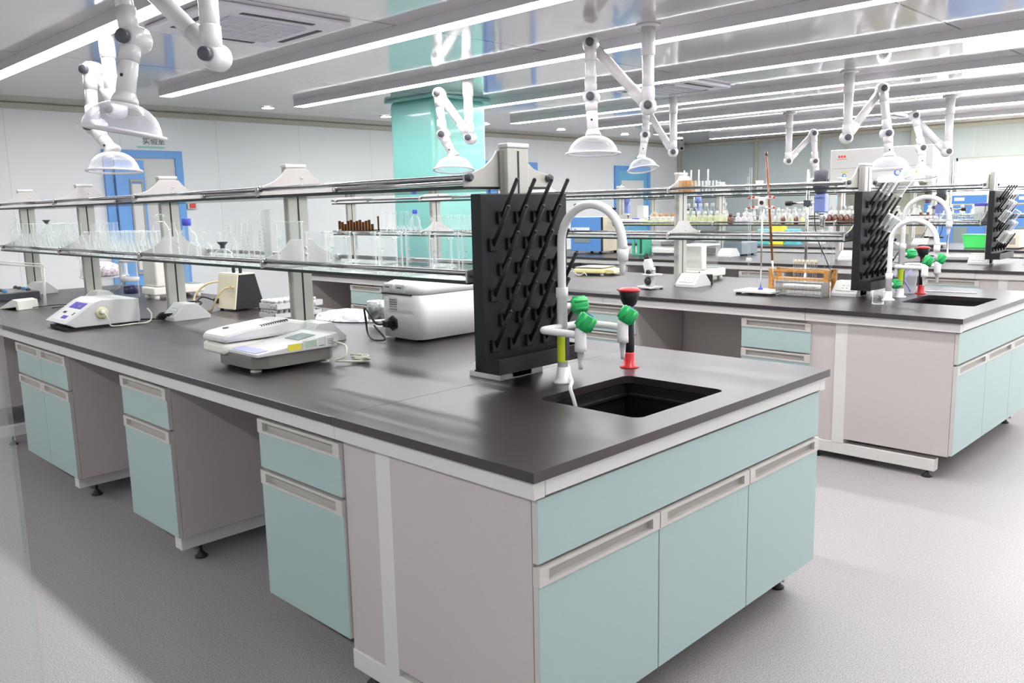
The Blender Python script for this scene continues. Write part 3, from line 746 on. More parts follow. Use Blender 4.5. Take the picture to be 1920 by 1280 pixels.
for m_, a, b, nm_, lb in st:
    q = part(nm_, MB().box(.3795, .3812, a, b, .07, .071+.012+(a*.085)), m_, t, lb)
    if nm_ != 'yellow_sticker':
        pr = MB()
        for k in range(4): pr.box(.381, .3818, a+.008, b-.008, .075+k*.006, .0765+k*.006)
        part('print_lines', pr, INK if nm_ == 'serial_label' else GREEN, q)
dots = MB()
for k in range(4): dots.box(.3795, .3815, .258+k*.006, .2605+k*.006, .072, .0745)
part('port_holes', dots, INK, t)
cb = [(-1.50, .50, .90), (-1.46, .52, .885), (-1.44, .50, .85), (-1.46, .47, .835)]
for k in range(5):
    a = k*.7; cx, cy = -1.43, .565
    cb += [(cx+.045*math.cos(a*2+j)*(1+.1*k), cy+.022*math.sin(a*2+j), .828+.004*k) for j in (0, 2, 4)]
solo('power_cable', 'coiled cream cable lying behind the moisture balance', 'cable', MB().tube(cb, .0042, 8), CWHT)

# --- melting point instrument
t = thing('desktop_instrument', 'white wedge shaped instrument with violet display panel on the left bench', 'instrument', (-3.66, .15, HC), 0)
L = [(-.02, .035), (.03, .012), (.36, .012), (.36, .135), (.17, .145), (.13, .13)]
bd = part('body', MB().prism(L, 'x', 0, .30, .004), WPL, t)
part('underside', MB().box(.01, .29, .0, .35, .0, .012), BLACK, t)
def sl(u): return (-.02+u*.15, .035+u*.095)
def plate(x0, x1, u0, u1, m_, nm_, e=.0015, lb=None):
    (y0, z0), (y1, z1) = sl(u0), sl(u1); nx, nz = -.535*e, .845*e
    return part(nm_, MB().prism([(y0, z0), (y1, z1), (y1+nx, z1+nz), (y0+nx, z0+nz)], 'x', x0, x1), m_, t, lb)
plate(.06, .27, .12, .97, LABEL, 'control_panel', .001); plate(.08, .25, .66, .93, PURP, 'display', .002, 'violet display'); plate(.18, .225, .72, .8, LCD, 'readout', .003)
plate(.09, .13, .42, .5, INK, 'small_display', .002); plate(.15, .22, .2, .33, PURP, 'key', .002); plate(.235, .25, .38, .5, INK, 'switch', .002)
part('socket_ring', MB().lathe([(.030, 0), (.032, .004), (.02, .006)], (.30, .165, .075), 20, (1, 0, 0)), mat('cream_ring', '#d6d2a8', .4), t)
part('plug', MB().lathe([(.013, 0), (.013, .018), (.008, .026)], (.304, .165, .078), 12, (1, 0, .2)), CREAM, t)
solo('instrument_cable', 'cream cable hanging from the wedge shaped instrument to the worktop', 'cable', MB().tube([(-3.335, .32, .895), (-3.325, .335, .86), (-3.325, .34, .83), (-3.30, .37, .826), (-3.30, .45, .828), (-3.30, .53, .83), (-3.31, .55, .87), (-3.325, .535, .90)], .0038, 8), CWHT)
pts = []
for k in range(16): pts.append((-3.42+.065*math.cos(k*1.25)+.004*k, .67+.05*math.sin(k*1.25), .828+.002*k))
solo('power_cable', 'black bundled cable behind the wedge shaped instrument', 'cable', MB().tube([(-3.48, .5, .83)]+pts+[(-3.30, .76, .85), (-3.27, .82, .835)], .0045, 8), CBLCK)

# --- pH meter with arm
t = thing('ph_meter', 'small cream wedge pH meter at the left edge of the nearest bench', 'meter', (-4.86, .22, HC), .25)
part('body', MB().prism([(0, .005), (.02, 0), (.19, .02), (.19, .0), (.22, .0), (.215, .06), (.16, .068)], 'y', 0, .13, .004), CREAM, t)
part('keypad', MB().prism([(.03, .0185), (.09, .0415), (.09, .0435), (.03, .0205)], 'y', .02, .11), MINTG, t); part('display', MB().prism([(.10, .0455), (.145, .0625), (.145, .0645), (.10, .0475)], 'y', .03, .1), LCD, t)
t = thing('electrode_arm', 'cream jointed electrode arm rising over the small pH meter', 'meter arm', (-4.74, .455, HC))
part('foot', MB().lathe([(.02, 0), (.02, .008), (.008, .01)], n=14), CREAM, t)
part('lower_arm', MB().cyl((0, 0, .005), (-.06, .03, .25), .008, n=8).cyl((.02, 0, .005), (-.045, .03, .25), .004, n=8), CREAM, t)
part('elbow', MB().lathe([(.014, -.012), (.014, .012)], (-.06, .03, .255), 12, (1, -.6, 0)), CREAM, t)
part('upper_arm', MB().cyl((-.06, .03, .255), (-.52, -.20, .28), .006, n=8).cyl((-.06, .03, .272), (-.52, -.20, .297), .004, n=8), CREAM, t)
solo('sensor_cable', 'thin grey cable looping behind the small pH meter', 'cable', MB().tube([(-4.66, .36, .83), (-4.6, .46, .84), (-4.66, .60, .826), (-4.52, .62, .826), (-4.38, .72, .84), (-4.46, .86, .84), (-4.62, .80, .828), (-4.58, .62, .83), (-4.56, .44, .826)], .003, 6), CBLCK)
t = thing('instrument_tray', 'low grey steel tray of fittings at the far left bench end', 'tray', (-5.62, .50, HC))
part('tray', MB().box(-.2, .2, -.13, .13, 0, .05, .004), DGREY, t); part('deck', MB().box(-.19, .19, -.12, .12, .05, .056), STEEL, t)
for k in range(8): part('fitting', MB().lathe([(.016, 0), (.016, .012), (.008, .02)], (-.15+.1*(k % 4), -.08+.15*(k//4), .056), 10), DGREY if k % 3 else BLUS, t)

# --- desiccator, water filter, balance, pump
t = thing('glass_desiccator', 'large clear glass desiccator bowl behind the second post, full of beads', 'desiccator', (-5.55, 1.13, HC))
part('bowl', MB().lathe([(.06, 0), (.10, .02), (.14, .08), (.15, .10), (.175, .11), (.175, .118)], n=32, cap=False), GLB, t)
part('upper_body', MB().lathe([(.175, .12), (.165, .125), (.165, .25), (.185, .262), (.185, .275)], n=32, cap=False), GLB, t)
part('lid', MB().lathe([(.185, .277), (.18, .29), (.12, .33), (.03, .345), (.025, .37), (0, .375)], n=32, cap=False), GLB, t)
part('plate', MB().lathe([(.15, .108), (.15, .114)], n=28), WPL, t)
part('bead_bag', MB().lathe([(.0, .115), (.1, .12), (.13, .15), (.10, .20), (.04, .225), (0, .23)], n=24), mat('pink_white_beads', '#d9c6cc', .6, noise=.5, nscale=60), t, 'bag of pinkish beads')
t = thing('filter_bottle', 'white framed filter bottle with dark blue liquid beside the glass desiccator', 'bottle', (-4.83, 1.04, HC))
part('jar', MB().lathe([(0, .003), (.05, .003), (.055, .01), (.055, .115)], n=24, cap=False), GLB, t)
part('liquid', MB().lathe([(0, .03), (.052, .03), (.052, .085), (0, .085)], n=24), mat('navy_liquid', '#1d1b58', .2), t)
part('collar', MB().lathe([(.06, .115), (.062, .12), (.062, .14), (.055, .145)], n=24), WPL, t)
part('upper_jar', MB().lathe([(.055, .145), (.055, .25)], n=24, cap=False), GLB, t)
part('lid', MB().lathe([(.062, .25), (.062, .262), (.03, .285), (0, .29)], n=24), WPL, t)
part('side_tube', MB().tube([(-.06, -.02, .26), (-.075, -.03, .25), (-.078, -.03, .20), (-.075, -.03, .14), (-.06, -.02, .13)], .009, 8), CREAM, t)
def anabal(label, loc, rz, h=.33):
    t = thing('analytical_balance', label, 'laboratory balance', loc, rz)
    part('base', MB().box(0, .21, -.02, .34, .03, .085, .01, 3), CREAM, t)
    for (x, y) in ((.03, .01), (.18, .01), (.03, .3), (.18, .3)): part('foot', MB().lathe([(.018, 0), (.018, .032)], (x, y, 0), 12), CREAM, t)
    part('rear_tower', MB().box(0.0, .21, .0, .07, .085, h, .012, 3), CREAM, t)
    part('draft_shield', MB().box(.01, .20, .07, .24, .086, h-.012), GSH, t)
    part('roof', MB().box(.0, .21, .06, .25, h-.012, h, .004), CREAM, t)
    part('weighing_pan', MB().lathe([(.04, .09), (.04, .094)], (.105, .16, 0), 20), STEEL, t)
    part('display_panel', MB().box(.03, .18, .27, .33, .086, .09), LCD, t)
    return t
anabal('white analytical balance with a glass chamber behind the third rack post', (-4.70, 1.08, HC), -.0)
t = thing('vacuum_pump', 'cream and black handled pump box with hoses left of the rack post', 'pump', (-3.60, 1.16, HC), .08)
part('shell', MB().prism([(-.10, .01), (.10, .01), (.045, .215), (-.065, .215)], 'x', .01, .20, .003), BLACK, t, 'black wedge shell')
part('front_panel', MB().prism([(-.108, .012), (-.100, .012), (-.066, .213), (-.074, .213)], 'x', 0, .202, .001), BEIGE, t, 'cream front panel')
part('top_plate', MB().box(.0, .205, -.07, .045, .213, .219), BEIGE, t)
part('handle', MB().tube([(.08, -.02, .215), (.08, -.02, .25), (.10, -.02, .268), (.13, -.02, .268), (.15, -.02, .25), (.15, -.02, .215)], .010, 10), BLACK, t)
for (x, y) in ((.02, -.08), (.18, -.08), (.02, .08), (.18, .08)): part('foot', MB().lathe([(.01, 0), (.01, .012)], (x, y, 0), 10), BLACK, t)
part('power_plug', MB().box(.0, .028, -.122, -.098, .04, .07, .003), BLACK, t); part('hose_port', MB().lathe([(.008, 0), (.008, .02)], (.17, -.085, .14), 10, (0, -1, .15)), TUBE, t)
solo('pump_hose', 'tan rubber hose curving from the pump box down to the worktop', 'hose', MB().tube([(-3.425, 1.06, .96), (-3.43, 1.03, .955), (-3.45, .99, .90), (-3.46, .97, .85), (-3.50, .97, .828), (-3.62, .98, .827), (-3.75, 1.0, .828), (-3.86, 1.04, .84), (-3.90, 1.08, .90), (-3.88, 1.15, .955), (-3.86, 1.24, .965)], .006, 8), TUBE)
bottle('filter_flask', 'clear filter flask with grey rubber bung behind the pump box', (-3.84, 1.27, HC), .055, .17, .017, stopper='rubber', cat='flask')
pts = []
for k in range(20):
    a = k*1.05; pts.append((-3.62+.05*math.cos(a)+.004*(k % 5), .90+.07*math.sin(a), .832+.045*max(0, math.sin(a*.5+.4))))
solo('pump_cable', 'black mains cable coiled in loops beside the pump box', 'cable', MB().tube([(-3.59, 1.04, .88), (-3.62, .98, .9)]+pts+[(-3.48, .9, .828)], .0045, 8), CBLCK)
# vial boxes
for i, (z, dx, lb) in enumerate(((HC, 0, 'lower white tray of vials beside the rack post'), (HC+.052, .01, 'upper white tray of vials stacked on the other one'))):
    t = thing('vial_tray', lb, 'tray', (-3.02+dx, 1.02, z), .05*i, 'stacked vial trays')
    part('tray', MB().box(0, .17, 0, .30, 0, .004).box(0, .17, 0, .004, 0, .03).box(0, .17, .296, .30, 0, .03).box(0, .004, 0, .3, 0, .03).box(.166, .17, 0, .3, 0, .03), WPL, t)
    v = None
    for a in range(5):
        for b in range(8):
            if i == 0 and 0 < a < 4 and 0 < b < 7: continue
            p_ = (-3.02+dx+.02+a*.032, 1.035+b*.034, z+.005)
            if v is None:
                v = thing('sample_vial', 'small white capped vial in the %s vial tray' % ['lower', 'upper'][i], 'vial', p_, 0, 'vials in the %s tray' % ['lower', 'upper'][i])
                part('glass_body', MB().lathe([(.011, 0), (.011, .03)], n=10), BACKW, v); part('screw_cap', MB().lathe([(.0125, .03), (.0125, .042), (.011, .044)], n=10), WPL, v)
            else: dup(v, p_)
# bag of beads
mb = MB(); bm = mb.bm; vs = {}
for i in range(27):
    for j in range(15):
        u, v_ = i/26*2-1, j/14*2-1; e = max(0, 1-u*u)*max(0, 1-v_*v_)
        vs[i, j] = bm.verts.new((u*.20+.02*math.sin(j*1.3), v_*.11*(1-.5*u*u), .004+.05*e**.5+.006*random.random()*(e > .02)))
for i in range(26):
    for j in range(14): mb._f([vs[i, j], vs[i+1, j], vs[i+1, j+1], vs[i, j+1]], True)
solo('bag_of_tubes', 'crumpled clear bag of small white tubes beside the white centrifuge', 'bag', mb, mat('crinkled_bag', '#e4e3ee', .25, noise=.35, nscale=45, bump=.6), (-2.50, 1.27, HC), .35)
t = beaker('foil_beaker', 'glass beaker covered with silver foil left of the white centrifuge', (-2.15, 1.18, HC), .042, .13)
part('foil_cover', MB().lathe([(.0455, .045), (.0455, .128), (.040, .134), (0, .135)], n=24), mat('crinkled_foil', '#c2c6c6', .25, metal=.8, noise=.3, nscale=50, bump=.8), t)

# --- centrifuge
t = thing('benchtop_centrifuge', 'white rounded benchtop centrifuge left of the pegboard', 'centrifuge', (-1.865, .985, HC), 0)
def rbox(x0, x1, y0, y1, r): 
    o = []
    for cx, cy, s0 in ((x1-r, y0+r, -1), (x1-r, y1-r, 0), (x0+r, y1-r, 1), (x0+r, y0+r, 2)):
        for k in range(6): a = (s0+k/5)*PI/2; o.append((cx+r*math.cos(a), cy+r*math.sin(a)))
    return o
mb = MB(); mb.prism(rbox(0, .28, 0, .46, .055), 'z', .012, .205)
for f in mb.bm.faces:
    if abs(f.normal.z) < .5: f.smooth = True
part('body', mb, WPL, t)
ld = MB(); rings = []
for z, ins in ((.207, .0), (.235, .004), (.255, .02), (.268, .05), (.272, .09)):
    rings.append([ld.bm.verts.new((x, y, z)) for x, y in rbox(ins, .28-ins, ins, .46-ins, max(.055-ins*.2, .03))])
for a, b in zip(rings, rings[1:]):
    for k in range(len(a)): ld._f([a[k], a[(k+1) % len(a)], b[(k+1) % len(a)], b[k]], True)
ld._f(rings[-1]); ld._f(rings[0][::-1]); part('lid', ld, WPL, t)
for k in range(2):
    x = .035+k*.085; part('hinge_cover', MB().box(x, x+.07, -.004, .05, .21, .252, .008, 2), WPL, t)
    part('hinge_slot', MB().box(x+.02, x+.05, -.006, -.003, .233, .237), BLACK, t)
part('lid_gap', MB().box(.02, .235, -.002, .01, .203, .209), BLACK, t)
lb = part('rating_plate', MB().box(.075, .135, -.0015, .0, .13, .19), LABEL, t, 'pale rating plate'); pr = MB()
for k in range(5): pr.box(.08, .13, -.0022, -.0014, .137+k*.0105, .1395+k*.0105)
part('print_lines', pr, INK, lb)
part('mains_inlet', MB().lathe([(.034, 0), (.034, .008)], (.10, 0, .075), 6, (0, -1, 0)), BLACK, t); part('mains_plug', MB().box(.075, .115, -.045, -.008, .06, .09, .005), BLACK, t)
for (x, y) in ((.06, .06), (.22, .06), (.06, .4), (.22, .4)): part('foot', MB().lathe([(.02, 0), (.02, .013)], (x, y, 0), 14), BLACK, t)
solo('centrifuge_cable', 'black mains cable looping out of the back of the centrifuge', 'cable', MB().tube([(-1.775, .94, .895), (-1.795, .91, .90), (-1.835, .90, .95), (-1.875, .91, .96), (-1.895, .93, .90), (-1.885, .93, .845), (-1.825, .91, .828), (-1.775, .90, .827), (-1.745, .915, .83), (-1.775, .935, .84), (-1.815, .93, .87), (-1.835, .93, .885)], .0048, 8), CBLCK)
# glass partition at the left edge of the view
t = thing('glass_partition', 'upright clear glass pane cutting into the left edge of the photo', 'glass panel', (-.352, -.9, 0), 0)
part('pane', MB().box(-1.0, 0, -.004, .004, .01, 2.1), glass('partition_glass', '#f6f8f8', .13, .03), t); part('foot_rail', MB().box(-1.0, 0, -.015, .015, 0, .03, .002), ALU, t)

# ================================================================== things on the second bench
t = thing('compact_scale', 'pale yellow compact scale with square steel pan on the second bench', 'scale', (-3.20, 4.22, HC), .2)
part('housing', MB().box(-.15, .13, -.13, .13, .015, .055, .012, 2), YELL, t); part('nose', MB().prism([(.13, .015), (.21, .02), (.20, .045), (.13, .055)], 'y', -.09, .09, .004), YELL, t)
part('weighing_pan', MB().box(-.14, .11, -.12, .12, .06, .068, .003), STEEL, t)
for (x, y) in ((-.1, -.1), (.1, -.1), (-.1, .1), (.1, .1)): part('foot', MB().lathe([(.015, 0), (.015, .016)], (x, y, 0), 10), BACKW, t)
solo('scale_cable', 'tangled white cable beside the pale yellow scale', 'cable', MB().tube([(-3.30, 4.08, .85), (-3.36, 4.0, .90), (-3.40, 4.02, .84), (-3.34, 3.97, .828), (-3.28, 4.0, .86), (-3.25, 4.02, .83), (-3.18, 3.98, .828), (-3.15, 4.0, .85), (-3.10, 3.97, .828)], .004, 6), CWHT)
t = thing('stereo_microscope', 'small white microscope with black focus knobs near the front of the second bench', 'microscope', (-2.12, 3.44, HC), -.2)
part('base', MB().prism([(-.075, -.05), (.075, -.06), (.06, .0), (.075, .06), (-.075, .05)], 'z', .008, .02, .003), WPL, t)
for (x, y) in ((-.06, -.045), (.065, -.05), (.065, .05), (-.06, .045)): part('foot', MB().lathe([(.01, 0), (.01, .009)], (x, y, 0), 10), BLACK, t)
part('arm', MB().prism([(-.03, .02), (.03, .02), (.035, .09), (.02, .17), (.005, .205), (-.03, .20), (-.045, .17), (-.02, .10)], 'y', -.022, .022, .006), WPL, t)
part('eyepiece_tube', MB().cyl((-.02, 0, .19), (-.035, 0, .235), .016, n=14), BLACK, t)
part('focus_knob', MB().lathe([(.028, 0), (.028, .012), (.018, .016), (.016, .022)], (.015, -.022, .055), 18, (0, -1, 0)), BLACK, t, 'large black knob')
part('focus_knob', MB().lathe([(.019, 0), (.019, .012), (.012, .016)], (.02, -.022, .115), 16, (0, -1, 0)), BLACK, t, 'small black knob')
part('stage', MB().box(-.02, .08, -.05, .05, .095, .105, .002), WPL, t); part('objective', MB().cyl((.04, 0, .11), (.04, 0, .15), .014, n=12), CHROME, t)
anabal('cream analytical balance seen from behind on the second bench', (-2.28, 4.02, HC), 0, .27)
t = thing('power_adapter', 'black power adapter block standing by the cream analytical balance', 'adapter', (-1.97, 3.93, HC), .5)
part('block', MB().box(-.04, .04, -.025, .025, 0, .07, .006), BLACK, t); part('cable_stub', MB().tube([(-.04, 0, .05), (-.06, 0, .07), (-.05, .01, .09)], .003, 6), BLACK, t)
# burette stand
t = thing('burette_stand', 'burette stand with white base and butterfly clamp on the second bench', 'stand', (-1.36, 3.56, HC), 0)
part('base_plate', MB().box(-.13, .13, -.11, .09, .014, .026, .002), BACKW, t)
for (x, y) in ((-.1, -.09), (.1, -.09), (-.1, .07), (.1, .07)): part('foot', MB().box(x-.012, x+.012, y-.012, y+.012, 0, .014), BLACK, t)
part('rod', MB().cyl((0, 0, .026), (0, 0, .60), .0055, n=12), CHROME, t); part('collar', MB().ball((0, 0, .03), .016, 12, .7), BLUEC, t, 'blue collar')
cl = MB(); cl.prism([(-.075, .50), (-.065, .525), (-.03, .56), (-.02, .60), (-.045, .615), (-.07, .60), (-.06, .625), (-.03, .63), (.03, .63), (.06, .625), (.07, .60), (.045, .615), (.02, .60), (.03, .56), (.065, .525), (.075, .50), (.05, .515), (.02, .545), (-.02, .545), (-.05, .515)][::1], 'y', -.012, .006)
part('butterfly_clamp', MB().box(-.03, .03, -.012, .008, .535, .60, .006).box(-.075, -.02, -.012, .004, .585, .605, .005).box(.02, .075, -.012, .004, .585, .605, .005).box(-.075, -.02, -.012, .004, .525, .545, .005).box(.02, .075, -.012, .004, .525, .545, .005), BACKW, t); cl.bm.free()
part('clamp_screw', MB().lathe([(.012, 0), (.012, .008)], (0, -.012, .565), 14, (0, -1, 0)), BLACK, t)
for x in (-.085, -.055, .055, .085):
    for z in (.535, .595): part('grip_tip', MB().cyl((x-.006, -.016, z+(.006 if abs(x) < .07 else 0)), (x+.006, -.016, z+(.006 if abs(x) < .07 else 0)), .006, n=8), REDM, t, 'red rubber tip')
t = thing('glass_burette', 'clear glass burette held on the left of the butterfly clamp', 'burette', (-1.445, 3.56, 1.02))
part('tube', MB().lathe([(.004, 0), (.0075, .05), (.0075, .58)], n=12, cap=False), GLB, t); part('stopcock', MB().box(-.018, .018, -.008, .008, -.0, .022, .003), BACKW, t); part('tip', MB().cyl((0, 0, 0), (0, 0, -.1), .005, .002, 8), GLB, t)
t = thing('amber_burette', 'tall amber burette leaning on the right of the butterfly clamp', 'burette', (-1.285, 3.56, 1.03)); t.rotation_euler = (0, -.09, 0)
part('tube', MB().lathe([(.007, 0), (.007, .63)], n=12), mat('amber_tube', '#7a4212', .2, coat=.4), t); part('tip', MB().cyl((0, 0, 0), (0, 0, -.09), .007, .003, 8), BEIGE, t, 'cream tip'); part('top', MB().lathe([(.006, .64), (.009, .65), (.009, .665)], n=10), AMBO, t)
# wooden rack
t = thing('wooden_test_tube_rack', 'orange wooden test tube rack on the second bench', 'rack', (-1.35, 3.64, HC), 0)
for x in (0, .36): 
    for y in (0, .105): part('upright', MB().box(x, x+.028, y, y+.025, 0, .155, .002), WOOD, t)
for z in (.025, .085, .135): part('shelf_bar', MB().box(.02, .37, .002, .022, z, z+.014, .001), WOOD, t)
part('shelf_bar', MB().box(.02, .37, .105, .128, .135, .149), WOOD, t); part('shelf_board', MB().box(.02, .37, .022, .106, .085, .097), WOOD, t)
tt = None
for k in range(6):
    p_ = (-1.205+k*.027, 3.70, HC+.10)
    if tt is None:
        tt = thing('test_tube', 'glass test tube with brown cork standing in the wooden rack', 'test tube', p_, 0, 'corked tubes in the wooden rack')
        part('tube', MB().lathe([(0, 0), (.006, .002), (.008, .01), (.008, .09)], n=12, cap=False), GLB, tt); part('cork', MB().lathe([(.0075, .085), (.0095, .11)], n=12), BEIGE, tt)
    else: dup(tt, p_)
t = thing('steel_tube_rack', 'low bright steel wire rack of tubes in front of the wooden rack', 'rack', (-1.24, 3.52, HC), 0)
for x in (0, .29): part('end_frame', MB().box(x, x+.005, 0, .09, 0, .09, .001), STEEL, t)
for z in (.012, .045, .08): part('rail', MB().box(0, .29, -.002, .004, z, z+.008), CHROME, t)
part('deck', MB().box(.003, .29, .004, .088, .078, .081), STEEL, t); part('floor_plate', MB().box(.003, .29, .004, .088, .01, .013), STEEL, t)
for k in range(12):
    if k == 0: sm = MB().lathe([(0, 0), (.006, .002), (.007, .01), (.007, .085), (.008, .087)], n=10, cap=False); s0 = solo('sample_tube', 'short clear sample tube in the steel wire rack', 'test tube', sm, GLB, (-1.225, 3.565, HC+.014), group='tubes in the steel rack')
    else:
        c = s0.copy(); COL.objects.link(c); c.location = (-1.225+k*.0235, 3.565, HC+.014)
for k in range(2):
    solo('measuring_pipette', ['clear glass pipette standing behind the wooden rack', 'second clear pipette, a little right of the other'][k], 'pipette', MB().cyl((0, 0, 0), (.01, .01, .22), .006, .004, 8), GLB, (-1.02+k*.04, 3.70, HC+.1))
# stirrers
def stirrer(label, loc, rz, motor=BLACK, gear=STIRB, s=1.0, rodh=.78, mz=.56, base=True, cable=True):
    t = thing('overhead_stirrer', label, 'stirrer', loc, rz)
    if base: part('base', MB().box(-.10*s, .10*s, -.08*s, .12*s, 0, .02, .004), BACKW, t)
    part('rod', MB().cyl((0, 0, .0), (0, 0, rodh), .0075*s, n=12), CHROME, t)
    part('cross_arm', MB().cyl((-.09*s, 0, mz), (.10*s, 0, mz), .006*s, n=10), CHROME, t)
    part('arm_knob', MB().cyl((-.12*s, 0, mz), (-.085*s, 0, mz), .013*s, n=12), BLACK, t)
    part('boss_head', MB().box(-.015*s, .02*s, -.018*s, .018*s, mz-.02, mz+.02, .004), DGREY, t)
    part('gear_box', MB().box(.045*s, .105*s, -.026*s, .026*s, mz-.05*s, mz+.045*s, .008), gear, t)
    m = MB(); m.lathe([(.024*s, 0), (.032*s, .025), (.037*s, .09*s), (.038*s, .115*s), (.03*s, .122*s)], (.07*s, 0, mz+.045*s), 18)
    for k in range(14):
        a = k*PI/7; m.box(.07*s+.037*s*math.cos(a)-.003, .07*s+.037*s*math.cos(a)+.003, .037*s*math.sin(a)-.003, .037*s*math.sin(a)+.003, mz+.075*s, mz+.12*s)
    part('motor', m, motor, t)
    part('chuck', MB().lathe([(.02*s, 0), (.022*s, -.025*s), (.012*s, -.035*s), (.013*s, -.06*s), (.006*s, -.075*s)], (.085*s, 0, mz-.055*s), 14), CHROME, t)
    part('stirring_shaft', MB().cyl((.085*s, 0, mz-.12*s), (.085*s, 0, mz-.28*s), .003, n=6), CHROME, t)
    if cable: part('cable', MB().tube([(.04*s, 0, mz-.05), (.06*s, -.02, mz-.2), (.12*s, -.03, mz-.36), (.17*s, -.02, .05)], .0035, 6), CBLCK, t)
    return t
stirrer('overhead stirrer with dark ribbed motor on a steel rod, second bench', (-1.31, 4.07, HC), .0, DGREY, STIRB, 1.25, .77, .555)
stirrer('blue and dark overhead stirrer on a thin rod, third bench behind the swan neck taps', (-1.36, 7.08, HC), PI, DGREY, STIRB, 1.15, .9, .46)
stirrer('periwinkle overhead stirrer at the left of the third bench', (-5.06, 7.03, HC), 0, STIRB, STIRB, 1.1, .8, .52, cable=False)
stirrer('small periwinkle stirrer among the bottles of the third bench', (-4.05, 7.05, HC), 0, STIRB, STIRB, .8, .7, .50)
stirrer('brown blue overhead stirrer in front of the blue oven', (-2.35, 9.75, HC), PI, mat('plum_plastic', '#6d5a6a', .4), BLUS, 1.2, .8, .45)
# glassware by the second sink
beaker('small_beaker', 'small glass beaker standing left of the second sink', (-.565, 3.38, HC), .03, .075)
t = thing('sheaf_of_film', 'folded clear plastic film sheaf behind the second sink taps', 'bag', (-.66, 4.05, HC))
part('film', MB().prism([(-.06, 0), (.06, 0), (.07, .16), (-.065, .17)], 'y', -.012, .012, .004), BAGM, t); part('fold', MB().cyl((-.05, -.014, .01), (.04, -.014, .15), .005, n=6).cyl((.04, -.014, .01), (-.03, -.014, .13), .005, n=6), LILAC, t)
solo('long_steel_rod', 'thin steel rod lying on the worktop behind the second sink', 'rod', MB().cyl((-.60, 4.17, .826), (-.30, 4.2, .826), .004, n=8), CHROME)
# hanging glassware on pegboards
HG = glass('hung_glass', '#f6f8f8', .95, .14)
def hung(label, x, y, z, r, h, rz=0, group='glassware drying on the second pegboard'):
    t = thing('drying_beaker', label, 'beaker', (x, y, z), 0, group); t.rotation_euler = (0, math.radians(214), rz)
    part('wall', MB().lathe([(0, .0), (r*.93, .0), (r, .01), (r, h*.97), (r*1.07, h)], (0, 0, -h), 22, cap=False), HG, t)
    part('rim', MB().tube([(r*1.06*math.cos(a*PI/10), r*1.06*math.sin(a*PI/10), 0) for a in range(21)], .003, 6, smooth=False), GLB, t)
x0, z0, y0 = -.75, .872, 3.77
for i, (dy, pz, r, h, lab) in enumerate(((-.02, .505, .028, .10, 'clear beaker on the top pegs, beside the big jar'), (.14, .505, .042, .15, 'big clear jar upturned on the top right peg'),
        (.0, .30, .036, .085, 'left beaker of the group on the middle pegs'), (.07, .29, .028, .08, 'middle beaker of the group on the middle pegs'), (.14, .30, .028, .09, 'right beaker of the group on the middle pegs'),
        (.09, .14, .03, .08, 'left beaker on the low pegs'), (.17, .14, .026, .07, 'right beaker on the low pegs'))):
    hung(lab+' of the second pegboard', x0+.055, y0+dy, z0+pz+.05, r, h)
for i in range(9):
    hung('clear beaker drying on the pegboard at the right photo edge', -.86+.055, 6.72-.14+.07*(i % 5), z0+.15+.085*(i//2), .03, .09, group='glassware drying on the far right pegboard')
# second bench shelf
top = G2+.001
for i in range(8):
    solo_ = None
g0 = None
for k in range(6):
    p_ = (-2.02+(k % 3)*.035, 3.66+.05*(k//3), top)
    if g0 is None: g0 = solo('amber_test_tube', 'faint amber tube in the cluster on the top shelf above the post', 'test tube', MB().lathe([(.015, 0), (.016, .005), (.016, .075), (.017, .077)], n=12, cap=False), glass('faint_amber', '#ecd8c0', .5, .35, ecol='#d8b890'), p_, group='faint amber tubes on the top shelf')
    else:
        c = g0.copy(); COL.objects.link(c); c.location = p_
g0 = None
for k in range(14):
    p_ = (-1.91+(k % 7)*.026, 3.65+.05*(k//7), top)
    if g0 is None: g0 = solo('clear_test_tube', 'clear upright tube in the bundle right of the amber tubes', 'test tube', MB().lathe([(.011, 0), (.0115, .005), (.0115, .068), (.0125, .07)], n=10, cap=False), GLB, p_, group='clear tubes on the top shelf')
    else:
        c = g0.copy(); COL.objects.link(c); c.location = p_
g0 = None
for k, (x, lb) in enumerate(((-2.01, 'leftmost'), (-1.955, 'second'), (-1.895, 'third'), (-1.825, 'rightmost'))):
    solo('dropping_pipette', 'thin pipette sticking up from the top shelf tubes, %s of four' % lb, 'pipette', MB().cyl((0, 0, 0), (.004, 0, .145), .0065, .005, 8), glass('cloudy_glass', '#e2ddd4', .6, .4, .2), (x, 3.68, top), group='pipettes on the top shelf')
for k in range(5): solo('short_tube', 'very short clear tube right of the tube bundle', 'test tube', MB().lathe([(.009, 0), (.009, .04)], n=10, cap=False), GLB, (-1.72+k*.022, 3.66, top), group='short tubes on the top shelf')
t = thing('paper_cup', 'small white cup on the top shelf behind the clear burette', 'cup', (-1.47, 3.72, top)); part('cup', MB().lathe([(.016, 0), (.024, .055)], n=16), WPL, t); part('rim', MB().lathe([(.024, .053), (.026, .056), (.024, .058)], n=16), WPL, t)
bottle('small_bottle', 'tiny clear stoppered bottle beside the white cup', (-1.54, 3.70, top), .014, .045, .006, stopper='glass')
